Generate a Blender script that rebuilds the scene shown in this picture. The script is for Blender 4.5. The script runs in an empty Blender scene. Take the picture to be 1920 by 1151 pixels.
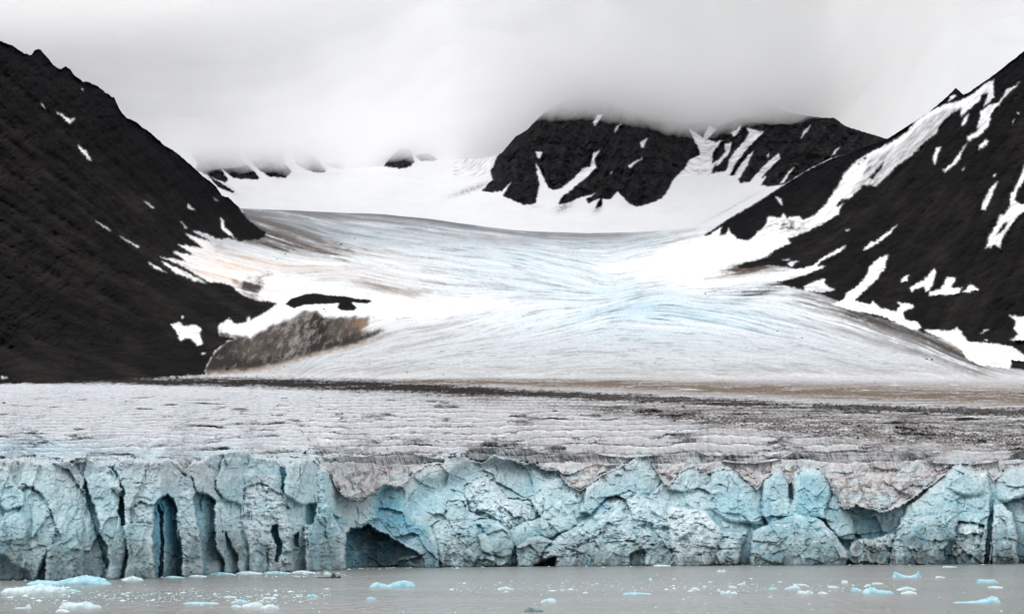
import bpy, math, random
import numpy as np
from mathutils import Vector

# ------------------------------------------------------------------ camera, sky, sun, exposure
SC = bpy.context.scene
W0, H0, F = 1920.0, 1151.0, 3200.0        # photo frame in pixels, focal length in pixels
CAMZ, HORIZON = 14.0, 1005.0
TH = math.atan((HORIZON - H0 / 2) / F)    # upward pitch
cam_d = bpy.data.cameras.new('camera'); cam = bpy.data.objects.new('camera', cam_d)
SC.collection.objects.link(cam); SC.camera = cam
cam.location = (0, 0, CAMZ); cam.rotation_euler = (math.pi / 2 + TH, 0, 0)
cam_d.sensor_width = 36.0; cam_d.lens = 36.0 * F / W0
cam_d.clip_start = 1.0; cam_d.clip_end = 60000.0

SUN_EL, SUN_AZ = math.radians(58), math.radians(232)     # azimuth clockwise from +Y
w = bpy.data.worlds.new('World'); SC.world = w; w.use_nodes = True
nt = w.node_tree; nt.nodes.clear()
out = nt.nodes.new('ShaderNodeOutputWorld'); bg = nt.nodes.new('ShaderNodeBackground')
sky = nt.nodes.new('ShaderNodeTexSky'); sky.sky_type = 'NISHITA'; sky.sun_disc = False
sky.sun_elevation = SUN_EL; sky.sun_rotation = SUN_AZ
tc = nt.nodes.new('ShaderNodeTexCoord'); mp = nt.nodes.new('ShaderNodeMapping')
mp.inputs['Scale'].default_value = (1, 1, 2.6)
ns = nt.nodes.new('ShaderNodeTexNoise'); ns.inputs['Scale'].default_value = 3.1
ns.inputs['Detail'].default_value = 5; ns.inputs['Roughness'].default_value = .5
cr = nt.nodes.new('ShaderNodeValToRGB')
cr.color_ramp.elements[0].position = .34; cr.color_ramp.elements[0].color = (8.8, 8.8, 9.1, 1)
cr.color_ramp.elements[1].position = .62; cr.color_ramp.elements[1].color = (11.4, 11.4, 11.5, 1)
sep = nt.nodes.new('ShaderNodeSeparateXYZ')
mr = nt.nodes.new('ShaderNodeMapRange')
mr.inputs['From Min'].default_value = .3; mr.inputs['From Max'].default_value = 1.0
mr.inputs['To Min'].default_value = 1.0; mr.inputs['To Max'].default_value = 1.5
mu = nt.nodes.new('ShaderNodeVectorMath'); mu.operation = 'SCALE'
mx = nt.nodes.new('ShaderNodeMix'); mx.data_type = 'RGBA'; mx.inputs[0].default_value = .9
L = nt.links.new
L(tc.outputs['Generated'], mp.inputs[0]); L(mp.outputs[0], ns.inputs['Vector'])
L(ns.outputs['Fac'], cr.inputs[0]); L(tc.outputs['Generated'], sep.inputs[0])
L(sep.outputs['Z'], mr.inputs['Value']); L(cr.outputs[0], mu.inputs[0]); L(mr.outputs[0], mu.inputs['Scale'])
L(sky.outputs[0], mx.inputs[6]); L(mu.outputs[0], mx.inputs[7]); L(mx.outputs[2], bg.inputs[0])
bg.inputs[1].default_value = .1
L(bg.outputs[0], out.inputs[0])

sun_d = bpy.data.lights.new('sun', 'SUN'); sun_d.energy = 0.9; sun_d.angle = math.radians(14)
sun_d.color = (1, .97, .93)
sun = bpy.data.objects.new('sun', sun_d); SC.collection.objects.link(sun)
sun.rotation_euler = Vector((math.sin(SUN_AZ) * math.cos(SUN_EL), math.cos(SUN_AZ) * math.cos(SUN_EL),
                             math.sin(SUN_EL))).to_track_quat('Z', 'Y').to_euler()
SC.view_settings.view_transform = 'Standard'; SC.view_settings.look = 'None'
SC.view_settings.exposure = 0.0; SC.view_settings.gamma = 1.0
cy = SC.cycles
cy.max_bounces = 14; cy.diffuse_bounces = 3; cy.glossy_bounces = 2; cy.transmission_bounces = 2
cy.volume_bounces = 10; cy.use_adaptive_sampling = True; cy.adaptive_threshold = .015
cy.use_denoising = True; cy.caustics_reflective = False; cy.caustics_refractive = False
SC.render.use_persistent_data = False

# ------------------------------------------------------------------ maths helpers
def ss(a, b, x):
    t = np.clip((x - a) / (b - a), 0, 1); return t * t * (3 - 2 * t)

def hsh(ix, iy, s):
    h = (ix.astype(np.int64) * 374761393 + iy.astype(np.int64) * 668265263 + s * 974711) & 0xffffffff
    h = ((h ^ (h >> 13)) * 1274126177) & 0xffffffff
    h = (h ^ (h >> 16)) & 0xffffffff
    h = (h * 2246822519) & 0xffffffff
    return ((h ^ (h >> 15)) & 0xffffff) / float(0xffffff)

_tb = np.random.default_rng(99)
_ga = (_tb.random((512, 512)) * 2 * np.pi).astype(np.float32)
_GC, _GS = np.cos(_ga).ravel() * 1.45, np.sin(_ga).ravel() * 1.45

def noise(x, y, s=0):
    """gradient noise about -1..1"""
    x = np.asarray(x, np.float32); y = np.asarray(y, np.float32)
    x, y = np.broadcast_arrays(x, y)
    x0 = np.floor(x); y0 = np.floor(y); fx = x - x0; fy = y - y0
    u = fx * fx * fx * (fx * (fx * 6 - 15) + 10); v = fy * fy * fy * (fy * (fy * 6 - 15) + 10)
    ix = x0.astype(np.int32) + (s * 37) % 509; iy = y0.astype(np.int32) + (s * 101) % 503
    ix0 = ix & 511; ix1 = (ix + 1) & 511; iy0 = (iy & 511) << 9; iy1 = ((iy + 1) & 511) << 9
    def g(a, b, i, j):
        k = a + b
        return _GC[k] * (fx - i) + _GS[k] * (fy - j)
    n0 = g(ix0, iy0, 0, 0) * (1 - u) + g(ix1, iy0, 1, 0) * u; n1 = g(ix0, iy1, 0, 1) * (1 - u) + g(ix1, iy1, 1, 1) * u
    return n0 * (1 - v) + n1 * v

def fbm(x, y, s=0, o=4, r=.5, ridged=False):
    a = 1.0; t = 0; n = 0.0
    for k in range(o):
        q = noise(x, y, s + k * 17)
        if ridged: q = 1 - 2 * np.abs(q)
        t = t + a * q; n += a; a *= r; x = x * 2.03 + 5.1; y = y * 2.03 + 1.7
    return t / n

def cells(x, y, s=0):
    """faceted voronoi: returns (random id, dx, dy from the seed, F2-F1)"""
    x0 = np.floor(x); y0 = np.floor(y)
    f1 = np.full(x.shape, 9.); f2 = np.full(x.shape, 9.)
    idd = np.zeros(x.shape); ddx = np.zeros(x.shape); ddy = np.zeros(x.shape)
    for i in (-1, 0, 1):
        for j in (-1, 0, 1):
            cx = x0 + i; cyy = y0 + j
            sx = cx + .1 + .8 * hsh(cx, cyy, s); sy = cyy + .1 + .8 * hsh(cx, cyy, s + 1)
            dx = x - sx; dy = y - sy; d = np.sqrt(dx * dx + dy * dy)
            m = d < f1
            f2 = np.where(m, f1, np.minimum(f2, d))
            f1 = np.where(m, d, f1)
            idd = np.where(m, hsh(cx, cyy, s + 2), idd)
            ddx = np.where(m, dx, ddx); ddy = np.where(m, dy, ddy)
    return idd, ddx, ddy, f2 - f1

def facet(x, y, sx, sy, s, off, tilt, bias=.3):
    i, dx, dy, e = cells(x / sx, y / sy, s)
    a = np.modf(i * 37.7)[0] - .5; b = np.modf(i * 91.3)[0] - .5
    return off * (i * 2 - 1) + tilt * 2 * (a * dx + b * dy) - bias * tilt * dy, e, i

# raster of the photo's frame, one cell per photo pixel, used to lay out outlines
RX0, RY0, RW, RH = -140, -40, 2220, 1220
GX, GY = np.meshgrid(np.arange(RW) + RX0 + .5, np.arange(RH) + RY0 + .5)
GX = GX.astype(np.float32); GY = GY.astype(np.float32)

def blur(a, s):
    if s <= 0: return a
    p = int(3 * s) + 1
    b = np.pad(a, p, mode='edge')
    fy = np.fft.fftfreq(b.shape[0])[:, None]; fx = np.fft.rfftfreq(b.shape[1])[None, :]
    k = np.exp(-2 * (np.pi * s) ** 2 * (fx * fx + fy * fy))
    return np.fft.irfft2(np.fft.rfft2(b) * k, s=b.shape)[p:-p, p:-p].astype(np.float32)

def poly(pts, m=None, val=1.0):
    if m is None: m = np.zeros((RH, RW), np.float32)
    P = np.array(pts, float)
    a0 = max(int(P[:, 0].min()) - 1 - RX0, 0); a1 = min(int(P[:, 0].max()) + 2 - RX0, RW)
    b0 = max(int(P[:, 1].min()) - 1 - RY0, 0); b1 = min(int(P[:, 1].max()) + 2 - RY0, RH)
    if a1 <= a0 or b1 <= b0: return m
    X = GX[b0:b1, a0:a1]; Y = GY[b0:b1, a0:a1]
    ins = np.zeros(X.shape, bool)
    for k in range(len(P)):
        x1, y1 = P[k]; x2, y2 = P[(k + 1) % len(P)]
        if y1 == y2: continue
        ins ^= ((y1 > Y) != (y2 > Y)) & (X < (x2 - x1) * (Y - y1) / (y2 - y1) + x1)
    m[b0:b1, a0:a1][ins] = val
    return m

def line(pts, wd, m=None):
    """soft thick polyline; wd may taper [w0,w1]"""
    if m is None: m = np.zeros((RH, RW), np.float32)
    P = np.array(pts, float); n = len(P) - 1
    w0, w1 = (wd if isinstance(wd, (tuple, list)) else (wd, wd))
    for k in range(n):
        (x1, y1), (x2, y2) = P[k], P[k + 1]
        pad = max(w0, w1) * 2 + 2
        a0 = max(int(min(x1, x2) - pad) - RX0, 0); a1 = min(int(max(x1, x2) + pad) - RX0, RW)
        b0 = max(int(min(y1, y2) - pad) - RY0, 0); b1 = min(int(max(y1, y2) + pad) - RY0, RH)
        if a1 <= a0 or b1 <= b0: continue
        X = GX[b0:b1, a0:a1]; Y = GY[b0:b1, a0:a1]
        l2 = (x2 - x1) ** 2 + (y2 - y1) ** 2 + 1e-6
        t = np.clip(((X - x1) * (x2 - x1) + (Y - y1) * (y2 - y1)) / l2, 0, 1)
        d = np.hypot(X - x1 - t * (x2 - x1), Y - y1 - t * (y2 - y1))
        ww = w0 + (w1 - w0) * (k + t) / n
        v = np.clip(1.2 - d / np.maximum(ww, .3), 0, 1)
        m[b0:b1, a0:a1] = np.maximum(m[b0:b1, a0:a1], v)
    return m

def ell(cx, cyy, rx, ry, rot=0, soft=1.0):
    c, s = math.cos(rot), math.sin(rot)
    u = ((GX - cx) * c + (GY - cyy) * s) / rx; v = (-(GX - cx) * s + (GY - cyy) * c) / ry
    return np.exp(-(u * u + v * v) * soft).astype(np.float32)

def samp(m, x, y):
    fx = np.clip(x - RX0 - .5, 0, RW - 1.001); fy = np.clip(y - RY0 - .5, 0, RH - 1.001)
    ix = fx.astype(np.int32); iy = fy.astype(np.int32); tx = fx - ix; ty = fy - iy
    return (m[iy, ix] * (1 - tx) + m[iy, ix + 1] * tx) * (1 - ty) + (m[iy + 1, ix] * (1 - tx) + m[iy + 1, ix + 1] * tx) * ty

_WC = {}
def warped(m, amp, scale, s=0, sm=.7):
    k = round(scale / 8) or 1
    if k not in _WC: _WC[k] = (fbm(GX / (8 * k), GY / (8 * k), s, 3, .6), fbm(GX / (8 * k), GY / (8 * k), s + 50, 3, .6))
    return samp(blur(m, sm), GX + _WC[k][0] * amp, GY + _WC[k][1] * amp)

def rbf(ctrl, step=16):
    """smooth log-distance field through control points (x, y, D), on the raster"""
    C = np.array(ctrl, float); P = C[:, :2] / 100.0; v = np.log(C[:, 2])
    def k(r): return r
    d = np.sqrt(((P[:, None] - P[None]) ** 2).sum(-1)); n = len(P)
    A = np.zeros((n + 3, n + 3)); A[:n, :n] = k(d) ; A[:n, n] = 1; A[:n, n + 1:] = P
    A[n, :n] = 1; A[n + 1:, :n] = P.T
    sol = np.linalg.solve(A, np.concatenate([v, [0, 0, 0]]))
    xs = np.arange(RX0, RX0 + RW + step, step); ys = np.arange(RY0, RY0 + RH + step, step)
    X, Y = np.meshgrid(xs, ys); X = X / 100.; Y = Y / 100.
    Z = sol[n] + sol[n + 1] * X + sol[n + 2] * Y
    for i in range(n): Z = Z + sol[i] * k(np.sqrt((X - P[i, 0]) ** 2 + (Y - P[i, 1]) ** 2))
    fx = (GX - RX0) / step; fy = (GY - RY0) / step
    ix = fx.astype(int); iy = fy.astype(int); tx = fx - ix; ty = fy - iy
    o = (Z[iy, ix] * (1 - tx) + Z[iy, ix + 1] * tx) * (1 - ty) + (Z[iy + 1, ix] * (1 - tx) + Z[iy + 1, ix + 1] * tx) * ty
    return np.exp(blur(o.astype(np.float32), 9))

def lic(dirs, src, steps, h=1.0):
    """line integral convolution of src along a direction field given at guide points"""
    st = 12
    xs = np.arange(RX0, RX0 + RW + st, st); ys = np.arange(RY0, RY0 + RH + st, st)
    X, Y = np.meshgrid(xs.astype(float), ys.astype(float))
    sx = np.zeros(X.shape); sy = np.zeros(X.shape)
    for (x, y, dx, dy) in dirs:
        a = math.atan2(dy, dx) * 2; wgt = 1 / ((((X - x) / 1.6) ** 2 + (Y - y) ** 2) ** 1.5 + 2000)
        sx += wgt * math.cos(a); sy += wgt * math.sin(a)
    ang = np.arctan2(sy, sx) / 2
    DX = np.cos(ang); DY = np.sin(ang)
    up = lambda Z: Z[np.minimum(((GY - RY0) / st + .5).astype(int), Z.shape[0] - 1), np.minimum(((GX - RX0) / st + .5).astype(int), Z.shape[1] - 1)]
    c2 = blur(up(np.cos(2 * ang)).astype(np.float32), 10); s2 = blur(up(np.sin(2 * ang)).astype(np.float32), 10)
    ang = np.arctan2(s2, c2) / 2; DX = np.cos(ang).astype(np.float32); DY = np.sin(ang).astype(np.float32)
    acc = src.copy(); n = 1
    for sgn in (1, -1):
        px = GX.copy(); py = GY.copy()
        ldx = DX * sgn; ldy = DY * sgn
        for k in range(steps):
            px = px + ldx * h; py = py + ldy * h
            ix = np.clip((px - RX0).astype(np.int32), 0, RW - 1); iy = np.clip((py - RY0).astype(np.int32), 0, RH - 1)
            acc += src[iy, ix]; n += 1
            ndx = DX[iy, ix]; ndy = DY[iy, ix]
            f = np.sign(ndx * ldx + ndy * ldy); f[f == 0] = 1
            ldx = ndx * f; ldy = ndy * f
    acc /= n
    acc -= acc.mean(); acc /= acc.std()
    return acc

def unproj(px, py, D):
    a = (H0 / 2 - py) / F; den = math.cos(TH) - a * math.sin(TH)
    x = D * ((px - W0 / 2) / F) / den
    z = CAMZ + D * (a * math.cos(TH) + math.sin(TH)) / den
    return x, z

def at(px, py):
    """a pixel on the water surface -> world point"""
    a = (H0 / 2 - py) / F
    D = -CAMZ / ((a * math.cos(TH) + math.sin(TH)) / (math.cos(TH) - a * math.sin(TH)))
    x, z = unproj(px, py, D); return x, D

def itp(pts, x):
    P = np.array(pts, float); return np.interp(x, P[:, 0], P[:, 1])

# ------------------------------------------------------------------ materials
def mat(name):
    m = bpy.data.materials.new(name); m.use_nodes = True
    b = m.node_tree.nodes['Principled BSDF']; return m, m.node_tree, b

def terrain_mat(name, scales, bump, dist, rough=.85, spec=.2, var=.25, vscale=.05):
    m, t, b = mat(name); n = t.nodes; l = t.links.new
    at_ = n.new('ShaderNodeAttribute'); at_.attribute_name = 'Col'
    geo = n.new('ShaderNodeNewGeometry')
    v = n.new('ShaderNodeTexNoise'); v.inputs['Scale'].default_value = vscale; v.inputs['Detail'].default_value = 8
    v.inputs['Roughness'].default_value = .65
    r = n.new('ShaderNodeMapRange'); r.inputs['From Min'].default_value = .3; r.inputs['From Max'].default_value = .7
    r.inputs['To Min'].default_value = 1 - var; r.inputs['To Max'].default_value = 1 + var
    s = n.new('ShaderNodeVectorMath'); s.operation = 'SCALE'
    l(geo.outputs['Position'], v.inputs['Vector']); l(v.outputs['Fac'], r.inputs['Value'])
    l(at_.outputs['Color'], s.inputs[0]); l(r.outputs[0], s.inputs['Scale']); l(s.outputs[0], b.inputs['Base Color'])
    prev = None
    for sc in scales:
        q = n.new('ShaderNodeTexNoise'); q.inputs['Scale'].default_value = sc; q.inputs['Detail'].default_value = 6
        q.inputs['Roughness'].default_value = .6
        l(geo.outputs['Position'], q.inputs['Vector'])
        bp = n.new('ShaderNodeBump'); bp.inputs['Strength'].default_value = bump
        bp.inputs['Distance'].default_value = dist / sc * .1
        l(q.outputs['Fac'], bp.inputs['Height'])
        if prev: l(prev.outputs[0], bp.inputs['Normal'])
        prev = bp
    if prev: l(prev.outputs[0], b.inputs['Normal'])
    b.inputs['Roughness'].default_value = rough; b.inputs['Specular IOR Level'].default_value = spec
    return m

M_ROCK = terrain_mat('dark_scree', (.03, .15), .9, 4.0, 1.0, .02, .45, .03)
M_GLAC = terrain_mat('glacier_ice', (.12, .5), .6, 2.0, .9, .02, .22, .3)
M_CLIFF = terrain_mat('blue_cliff_ice', (.35, 1.5, 5.0), .9, 4.0, .65, .12, .22, .5)
M_SNOW = terrain_mat('snow', (.02,), .2, 1.0, .8, .1, .03, .01)

# ------------------------------------------------------------------ outlines seen in the photo (photo pixels)
Z = lambda ox, oy, s, pts: [(ox + x / s, oy + y / s) for x, y in pts]
rockL = [(-140, -40), (440, -40), (450, 391), (462, 408), (482, 424), (500, 437), (492, 447), (477, 450), (460, 450), (447, 453), (430, 447), (411, 449),
         (400, 445), (384, 437), (360, 432), (402, 456), (346, 437), (382, 466), (333, 458), (366, 480), (324, 471), (352, 491), (300, 482), (345, 500),
         (390, 528), (430, 532), (455, 553), (480, 562), (521, 568), (503, 582), (484, 593), (470, 601), (466, 592), (462, 604), (444, 608), (428, 597),
         (408, 612), (411, 630), (446, 633), (425, 640), (400, 662), (385, 690), (386, 702), (240, 712), (222, 713), (-140, 724)]
snowL = [
    [(76, 192), (86, 204), (80, 201)], [(104, 208), (130, 224), (142, 222), (130, 232), (117, 219)],
    [(126, 251), (150, 276), (161, 282), (172, 303), (150, 284), (147, 273)], [(152, 167), (157, 166), (156, 171)],
    [(352, 382), (367, 395), (354, 393)], [(413, 408), (421, 413), (421, 425), (434, 439), (447, 452), (428, 439), (415, 428)],
    [(276, 491), (314, 511), (290, 503)], [(300, 489), (345, 508), (388, 531), (366, 527), (330, 512)],
    [(320, 608), (337, 604), (346, 612), (364, 608), (377, 615), (375, 626), (380, 644), (370, 648), (357, 635), (346, 632), (340, 641), (331, 622)],
    [(341, 591), (346, 594), (342, 597)], [(382, 695), (395, 690), (404, 695), (393, 699)], [(2, 706), (18, 708), (4, 710)], [(376, 662), (388, 661), (380, 665)]]
snowLthin = [[(179, 415), (206, 432)], [(224, 443), (259, 463)], [(270, 377), (287, 389)], [(400, 371), (407, 376)], [(338, 415), (350, 427)]]
rockR = [(1319, 441), (1345, 424), (1369, 408), (1419, 380), (1469, 347), (1514, 319), (1558, 297), (1591, 285), (1640, 262), (1700, -40), (2080, -40), (2080, 722),
         (1920, 694), (1894, 690), (1842, 684), (1804, 655), (1778, 641), (1720, 620), (1655, 598), (1623, 590), (1581, 568), (1540, 552), (1507, 544),
         (1478, 537), (1440, 522), (1461, 512), (1500, 505), (1442, 497), (1405, 503), (1370, 500), (1419, 487), (1442, 479), (1449, 471), (1465, 463),
         (1482, 457), (1476, 446), (1494, 441), (1403, 452), (1384, 449), (1348, 444)]
z7 = lambda p: Z(1560, 80, 2.878, p)
z8 = lambda p: Z(1300, 360, 3.097, p)
hang = [(1549, 383), (1560, 365), (1572, 348), (1583, 327), (1605, 302), (1629, 288), (1664, 271), (1699, 250), (1716, 229), (1744, 209), (1768, 198), (1800, 189),
        (1824, 177), (1848, 158), (1864, 149), (1862, 163), (1864, 184), (1845, 200), (1854, 174), (1841, 177), (1834, 191), (1817, 205), (1801, 219), (1803, 202),
        (1782, 215), (1768, 229), (1755, 252), (1737, 264), (1706, 295), (1682, 309), (1664, 330), (1643, 349), (1619, 347), (1605, 361), (1590, 374), (1577, 386),
        (1571, 402), (1532, 426), (1494, 441), (1476, 446), (1482, 457), (1465, 463), (1449, 471), (1442, 479), (1370, 498), (1300, 530), (1310, 500),
        (1300, 450), (1329, 442), (1353, 425), (1348, 442), (1363, 439), (1365, 426), (1368, 434), (1384, 449), (1403, 452), (1419, 439), (1436, 421), (1440, 407),
        (1466, 408), (1468, 399), (1474, 408), (1497, 405), (1507, 413), (1526, 405)]
snowR = [hang,
    z7([(1020, 200), (1000, 230), (930, 300), (900, 340), (860, 380), (845, 450), (800, 500), (735, 535), (730, 510), (780, 480), (790, 440), (805, 370), (850, 340), (900, 325), (930, 280), (940, 255), (990, 235)]),
    z7([(830, 525), (848, 530), (825, 560), (795, 578), (795, 555)]),
    z7([(730, 540), (700, 590), (690, 630), (640, 680), (608, 702), (598, 688), (650, 650), (683, 600)]),
    z7([(740, 380), (720, 440), (697, 448), (715, 410)]), z7([(590, 565), (570, 600), (553, 662), (545, 630), (560, 575)]),
    z7([(640, 290), (675, 287), (650, 305), (626, 326)]),
    z7([(1040, 655), (1020, 720), (990, 780), (965, 820), (960, 880), (930, 930), (905, 925), (890, 980), (850, 1040), (830, 1110), (880, 1095), (905, 1107), (920, 1050), (970, 980), (1000, 940), (1060, 890), (1060, 870), (1020, 872), (985, 850), (1000, 800), (1060, 700)]),
    z7([(895, 750), (865, 820), (828, 900), (806, 906), (818, 855), (860, 780)]), z7([(887, 703), (876, 727), (866, 722)]), z7([(720, 670), (705, 692), (700, 688)]),
    z7([(1000, 375), (1012, 378), (1008, 390)]), z7([(990, 410), (975, 440), (972, 432)]),
    z7([(362, 978), (300, 1042), (230, 1092), (165, 1125), (212, 1072), (230, 1078), (280, 1038), (330, 1000)]), z7([(97, 1000), (84, 1020), (75, 1012)]),
    z8([(890, 310), (850, 350), (740, 400), (715, 432), (768, 432), (700, 462), (640, 482), (540, 515), (360, 520), (100, 552), (0, 556), (-40, 540), (300, 500), (500, 470), (620, 445), (690, 430), (740, 390), (830, 335)]),
    z8([(1130, 368), (1118, 410), (1115, 440), (1070, 500), (1000, 570), (935, 628), (865, 640), (890, 590), (960, 540), (1010, 480), (1020, 440), (1080, 380)]),
    z8([(800, 650), (865, 630), (940, 630), (1030, 655), (1045, 635), (1080, 670), (1180, 695), (1200, 660), (1180, 640), (1270, 650), (1280, 672), (1225, 690), (1215, 712), (1240, 742), (1310, 758), (1322, 790), (1300, 806), (1180, 760), (1100, 722), (1000, 702), (900, 680)]),
    z8([(640, 548), (690, 525), (765, 503), (760, 535), (820, 570), (760, 582), (650, 572)]), z8([(515, 395), (560, 388), (550, 398)]), z8([(560, 405), (612, 402), (570, 430), (550, 425)]),
    z8([(1340, 800), (1400, 800), (1500, 806), (1532, 783), (1560, 820), (1600, 870), (1700, 876), (1850, 895), (1900, 930), (1940, 960), (1940, 985), (1850, 980), (1840, 1022), (1660, 1005), (1580, 960), (1560, 915), (1480, 868), (1380, 825)]),
    z8([(1830, 715), (1960, 730), (1960, 870), (1835, 858), (1890, 830), (1860, 790), (1875, 750)]),
    z8([(1397, 443), (1412, 470), (1390, 530), (1370, 572), (1352, 582), (1340, 548), (1262, 577), (1258, 555), (1340, 510), (1365, 480)]),
    z8([(1475, 493), (1525, 500), (1495, 555), (1560, 553), (1540, 592), (1440, 600), (1368, 600), (1372, 582), (1440, 560)]),
    z8([(1610, 535), (1660, 568), (1562, 586)]), z8([(1250, 478), (1240, 520), (1205, 524), (1215, 500)]), z8([(1722, 795), (1668, 824), (1690, 803)]),
    z8([(470, 20), (510, 42), (518, 84), (490, 48)]), z8([(1685, 853), (1712, 858), (1700, 865)])]
darkIn = [z7([(20, 880), (50, 850), (90, 838), (70, 862), (30, 890)]), z7([(890, 1035), (915, 990), (945, 962), (942, 985), (915, 1025)]), z7([(165, 622), (185, 622), (178, 632)]), z7([(138, 652), (150, 654), (142, 662)]), z7([(200, 735), (235, 690), (282, 640), (262, 690), (222, 738)])]
islands = [[(535, 570), (546, 560), (575, 551), (594, 550), (616, 554), (645, 555), (667, 560), (694, 562), (697, 566), (688, 569), (659, 567), (670, 577), (663, 582), (641, 582), (632, 577), (637, 568), (605, 570), (572, 571), (550, 578)]]
crescent = [(452, 539), (455, 524), (477, 517), (514, 513), (499, 524), (492, 539), (481, 557), (470, 557), (452, 550)]
dirtcliff = [(365, 706), (380, 665), (395, 640), (405, 622), (437, 630), (470, 632), (513, 608), (550, 597), (565, 586), (594, 584), (605, 597), (650, 595), (692, 595), (686, 612), (674, 622),
             (721, 619), (690, 636), (656, 648), (601, 659), (528, 681), (473, 692), (419, 697), (382, 700)]
# far massif and ribs
massif = [(903, 358), (915, 346), (923, 337), (920, 320), (935, 290), (945, 270), (960, 250), (980, 235), (1000, 120), (1480, 120), (1540, 190), (1700, 240), (1700, 300), (1540, 320), (1480, 343),
          (1463, 347), (1440, 350), (1427, 347), (1437, 330), (1420, 338), (1403, 342), (1387, 343), (1383, 332), (1376, 330), (1367, 328), (1363, 320), (1333, 325), (1340, 310), (1352, 298), (1335, 307), (1337, 287), (1355, 263), (1340, 267), (1327, 262),
          (1345, 245), (1330, 235), (1318, 258), (1300, 247), (1290, 240), (1300, 262), (1307, 273), (1313, 290), (1290, 302), (1287, 313), (1273, 327), (1260, 340), (1253, 357), (1240, 373), (1217, 382), (1193, 388), (1177, 380), (1168, 370), (1158, 358), (1145, 373),
          (1130, 373), (1128, 388), (1116, 392), (1124, 372), (1103, 382), (1100, 374), (1117, 363), (1080, 373), (1070, 380), (1048, 384), (1052, 372), (1060, 365), (1087, 343), (1107, 327), (1118, 315), (1115, 300), (1124, 282), (1112, 288), (1107, 313), (1093, 316), (1073, 337), (1053, 353), (1040, 357), (1027, 353), (1022, 337), (1010, 315),
          (1005, 306), (1008, 327), (1012, 347), (1007, 367), (1005, 382), (983, 385), (967, 378), (943, 368), (953, 350), (961, 338), (950, 350), (940, 359), (920, 361)]
snowM = [[(1005, 284), (1017, 286), (1010, 299), (1006, 292)], [(1215, 258), (1207, 276), (1203, 278), (1200, 268)], [(1207, 295), (1180, 317), (1178, 312), (1190, 303)], [(1149, 322), (1146, 327), (1144, 325)],
         [(1121, 215), (1132, 215), (1115, 237), (1112, 230)], [(1166, 230), (1152, 250), (1155, 240)], [(1062, 248), (1059, 254)], [(1067, 257), (1060, 262)],
         [(1400, 240), (1420, 245), (1432, 247), (1402, 278), (1378, 308), (1368, 330), (1361, 326), (1367, 300), (1380, 282), (1395, 265), (1405, 250)],
         [(1358, 270), (1372, 268), (1368, 285), (1352, 305), (1342, 312), (1345, 303), (1360, 285)], [(1413, 283), (1402, 310), (1390, 328), (1378, 346), (1375, 330), (1395, 300)],
         [(1460, 288), (1463, 297), (1445, 315), (1430, 330), (1418, 346), (1400, 347), (1425, 320), (1440, 303)], [(1370, 250), (1390, 235), (1385, 250), (1375, 258)], [(1520, 235), (1512, 250), (1500, 262), (1508, 245)],
         [(1575, 277), (1565, 290), (1558, 294), (1567, 280)], [(1493, 312), (1480, 325), (1470, 342), (1462, 345), (1478, 322)], [(1442, 286), (1440, 297), (1438, 292)]]
ribs = [[(358, 262), (420, 262), (412, 310), (420, 327), (428, 338), (423, 343), (410, 338), (395, 332), (368, 318), (370, 306), (360, 296)],
        [(410, 262), (447, 262), (449, 297), (463, 310), (487, 332), (483, 337), (453, 336), (437, 334), (423, 323), (413, 312)],
        [(455, 262), (530, 262), (533, 307), (547, 323), (540, 328), (536, 334), (507, 332), (487, 320), (475, 308), (462, 298)],
        [(538, 262), (587, 290), (600, 306), (611, 322), (597, 324), (577, 320), (556, 308)],
        [(600, 306), (610, 309), (623, 307), (633, 298), (643, 305), (648, 315), (640, 317), (627, 315), (618, 311)],
        [(719, 312), (733, 293), (750, 275), (770, 275), (777, 305), (770, 312), (763, 314), (750, 317)], [(777, 293), (800, 285), (820, 298), (812, 302), (790, 302)],
        [(390, 330), (402, 336), (440, 360), (436, 362), (410, 352)]]

m_rockL = poly(rockL); m_rockR = poly(rockR)
for p in snowL: poly(p, m_rockL, 0.0)
for p in snowLthin: m_rockL *= 1 - line(p, (.5, 1.8))
snl = np.zeros((RH, RW), np.float32)
for p in snowR: poly(p, snl)
for p in darkIn: poly(p, snl, 0.0)
m_rockR *= 1 - snl
m_isl = np.zeros((RH, RW), np.float32)
for p in islands: poly(p, m_isl)
WR = warped(np.maximum(m_rockL, m_rockR), 3.4, 9, 3, .85)
WR = samp(WR, GX + 1.6 * fbm(GX / 3.2, GY / 3.2, 31, 2), GY + 1.2 * fbm(GX / 3.2, GY / 3.2, 33, 2))
ridges = warped(m_isl, 1.5, 9, 4, .6)
M_rock = np.clip(np.maximum(WR, ridges), 0, 1)
M_sl = blur(poly(rockL), 1.5) * (1 - WR) * (GX < 460)
for dk in darkIn[2:4]: M_rock = np.maximum(M_rock, blur(poly(dk), .5))
M_side = (GX > 900).astype(np.float32)
mm = poly(massif)
for p in snowM: poly(p, mm, 0.0)
for p in ribs: poly(p, mm)
M_rock2 = np.clip(warped(mm, 2.6, 7, 9, .5), 0, 1)
M_dcl = warped(poly(dirtcliff), 6, 14, 11, 2.6)
M_cres = warped(poly(crescent), 4, 8, 12, 2)
M_snow = np.clip(warped(snl, 3, 9, 13, .6), 0, 1)
snw = np.zeros((RH, RW), np.float32)
for p in [[(300, 482), (345, 500), (390, 528), (455, 553), (521, 568), (503, 582), (408, 612), (430, 632), (470, 632), (550, 597), (565, 584), (594, 582), (606, 595), (640, 592), (720, 600), (860, 590), (1000, 575), (960, 566), (820, 556), (660, 540), (560, 520), (520, 510), (480, 505), (430, 490), (360, 432)]]:
    poly(p, snw)
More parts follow.
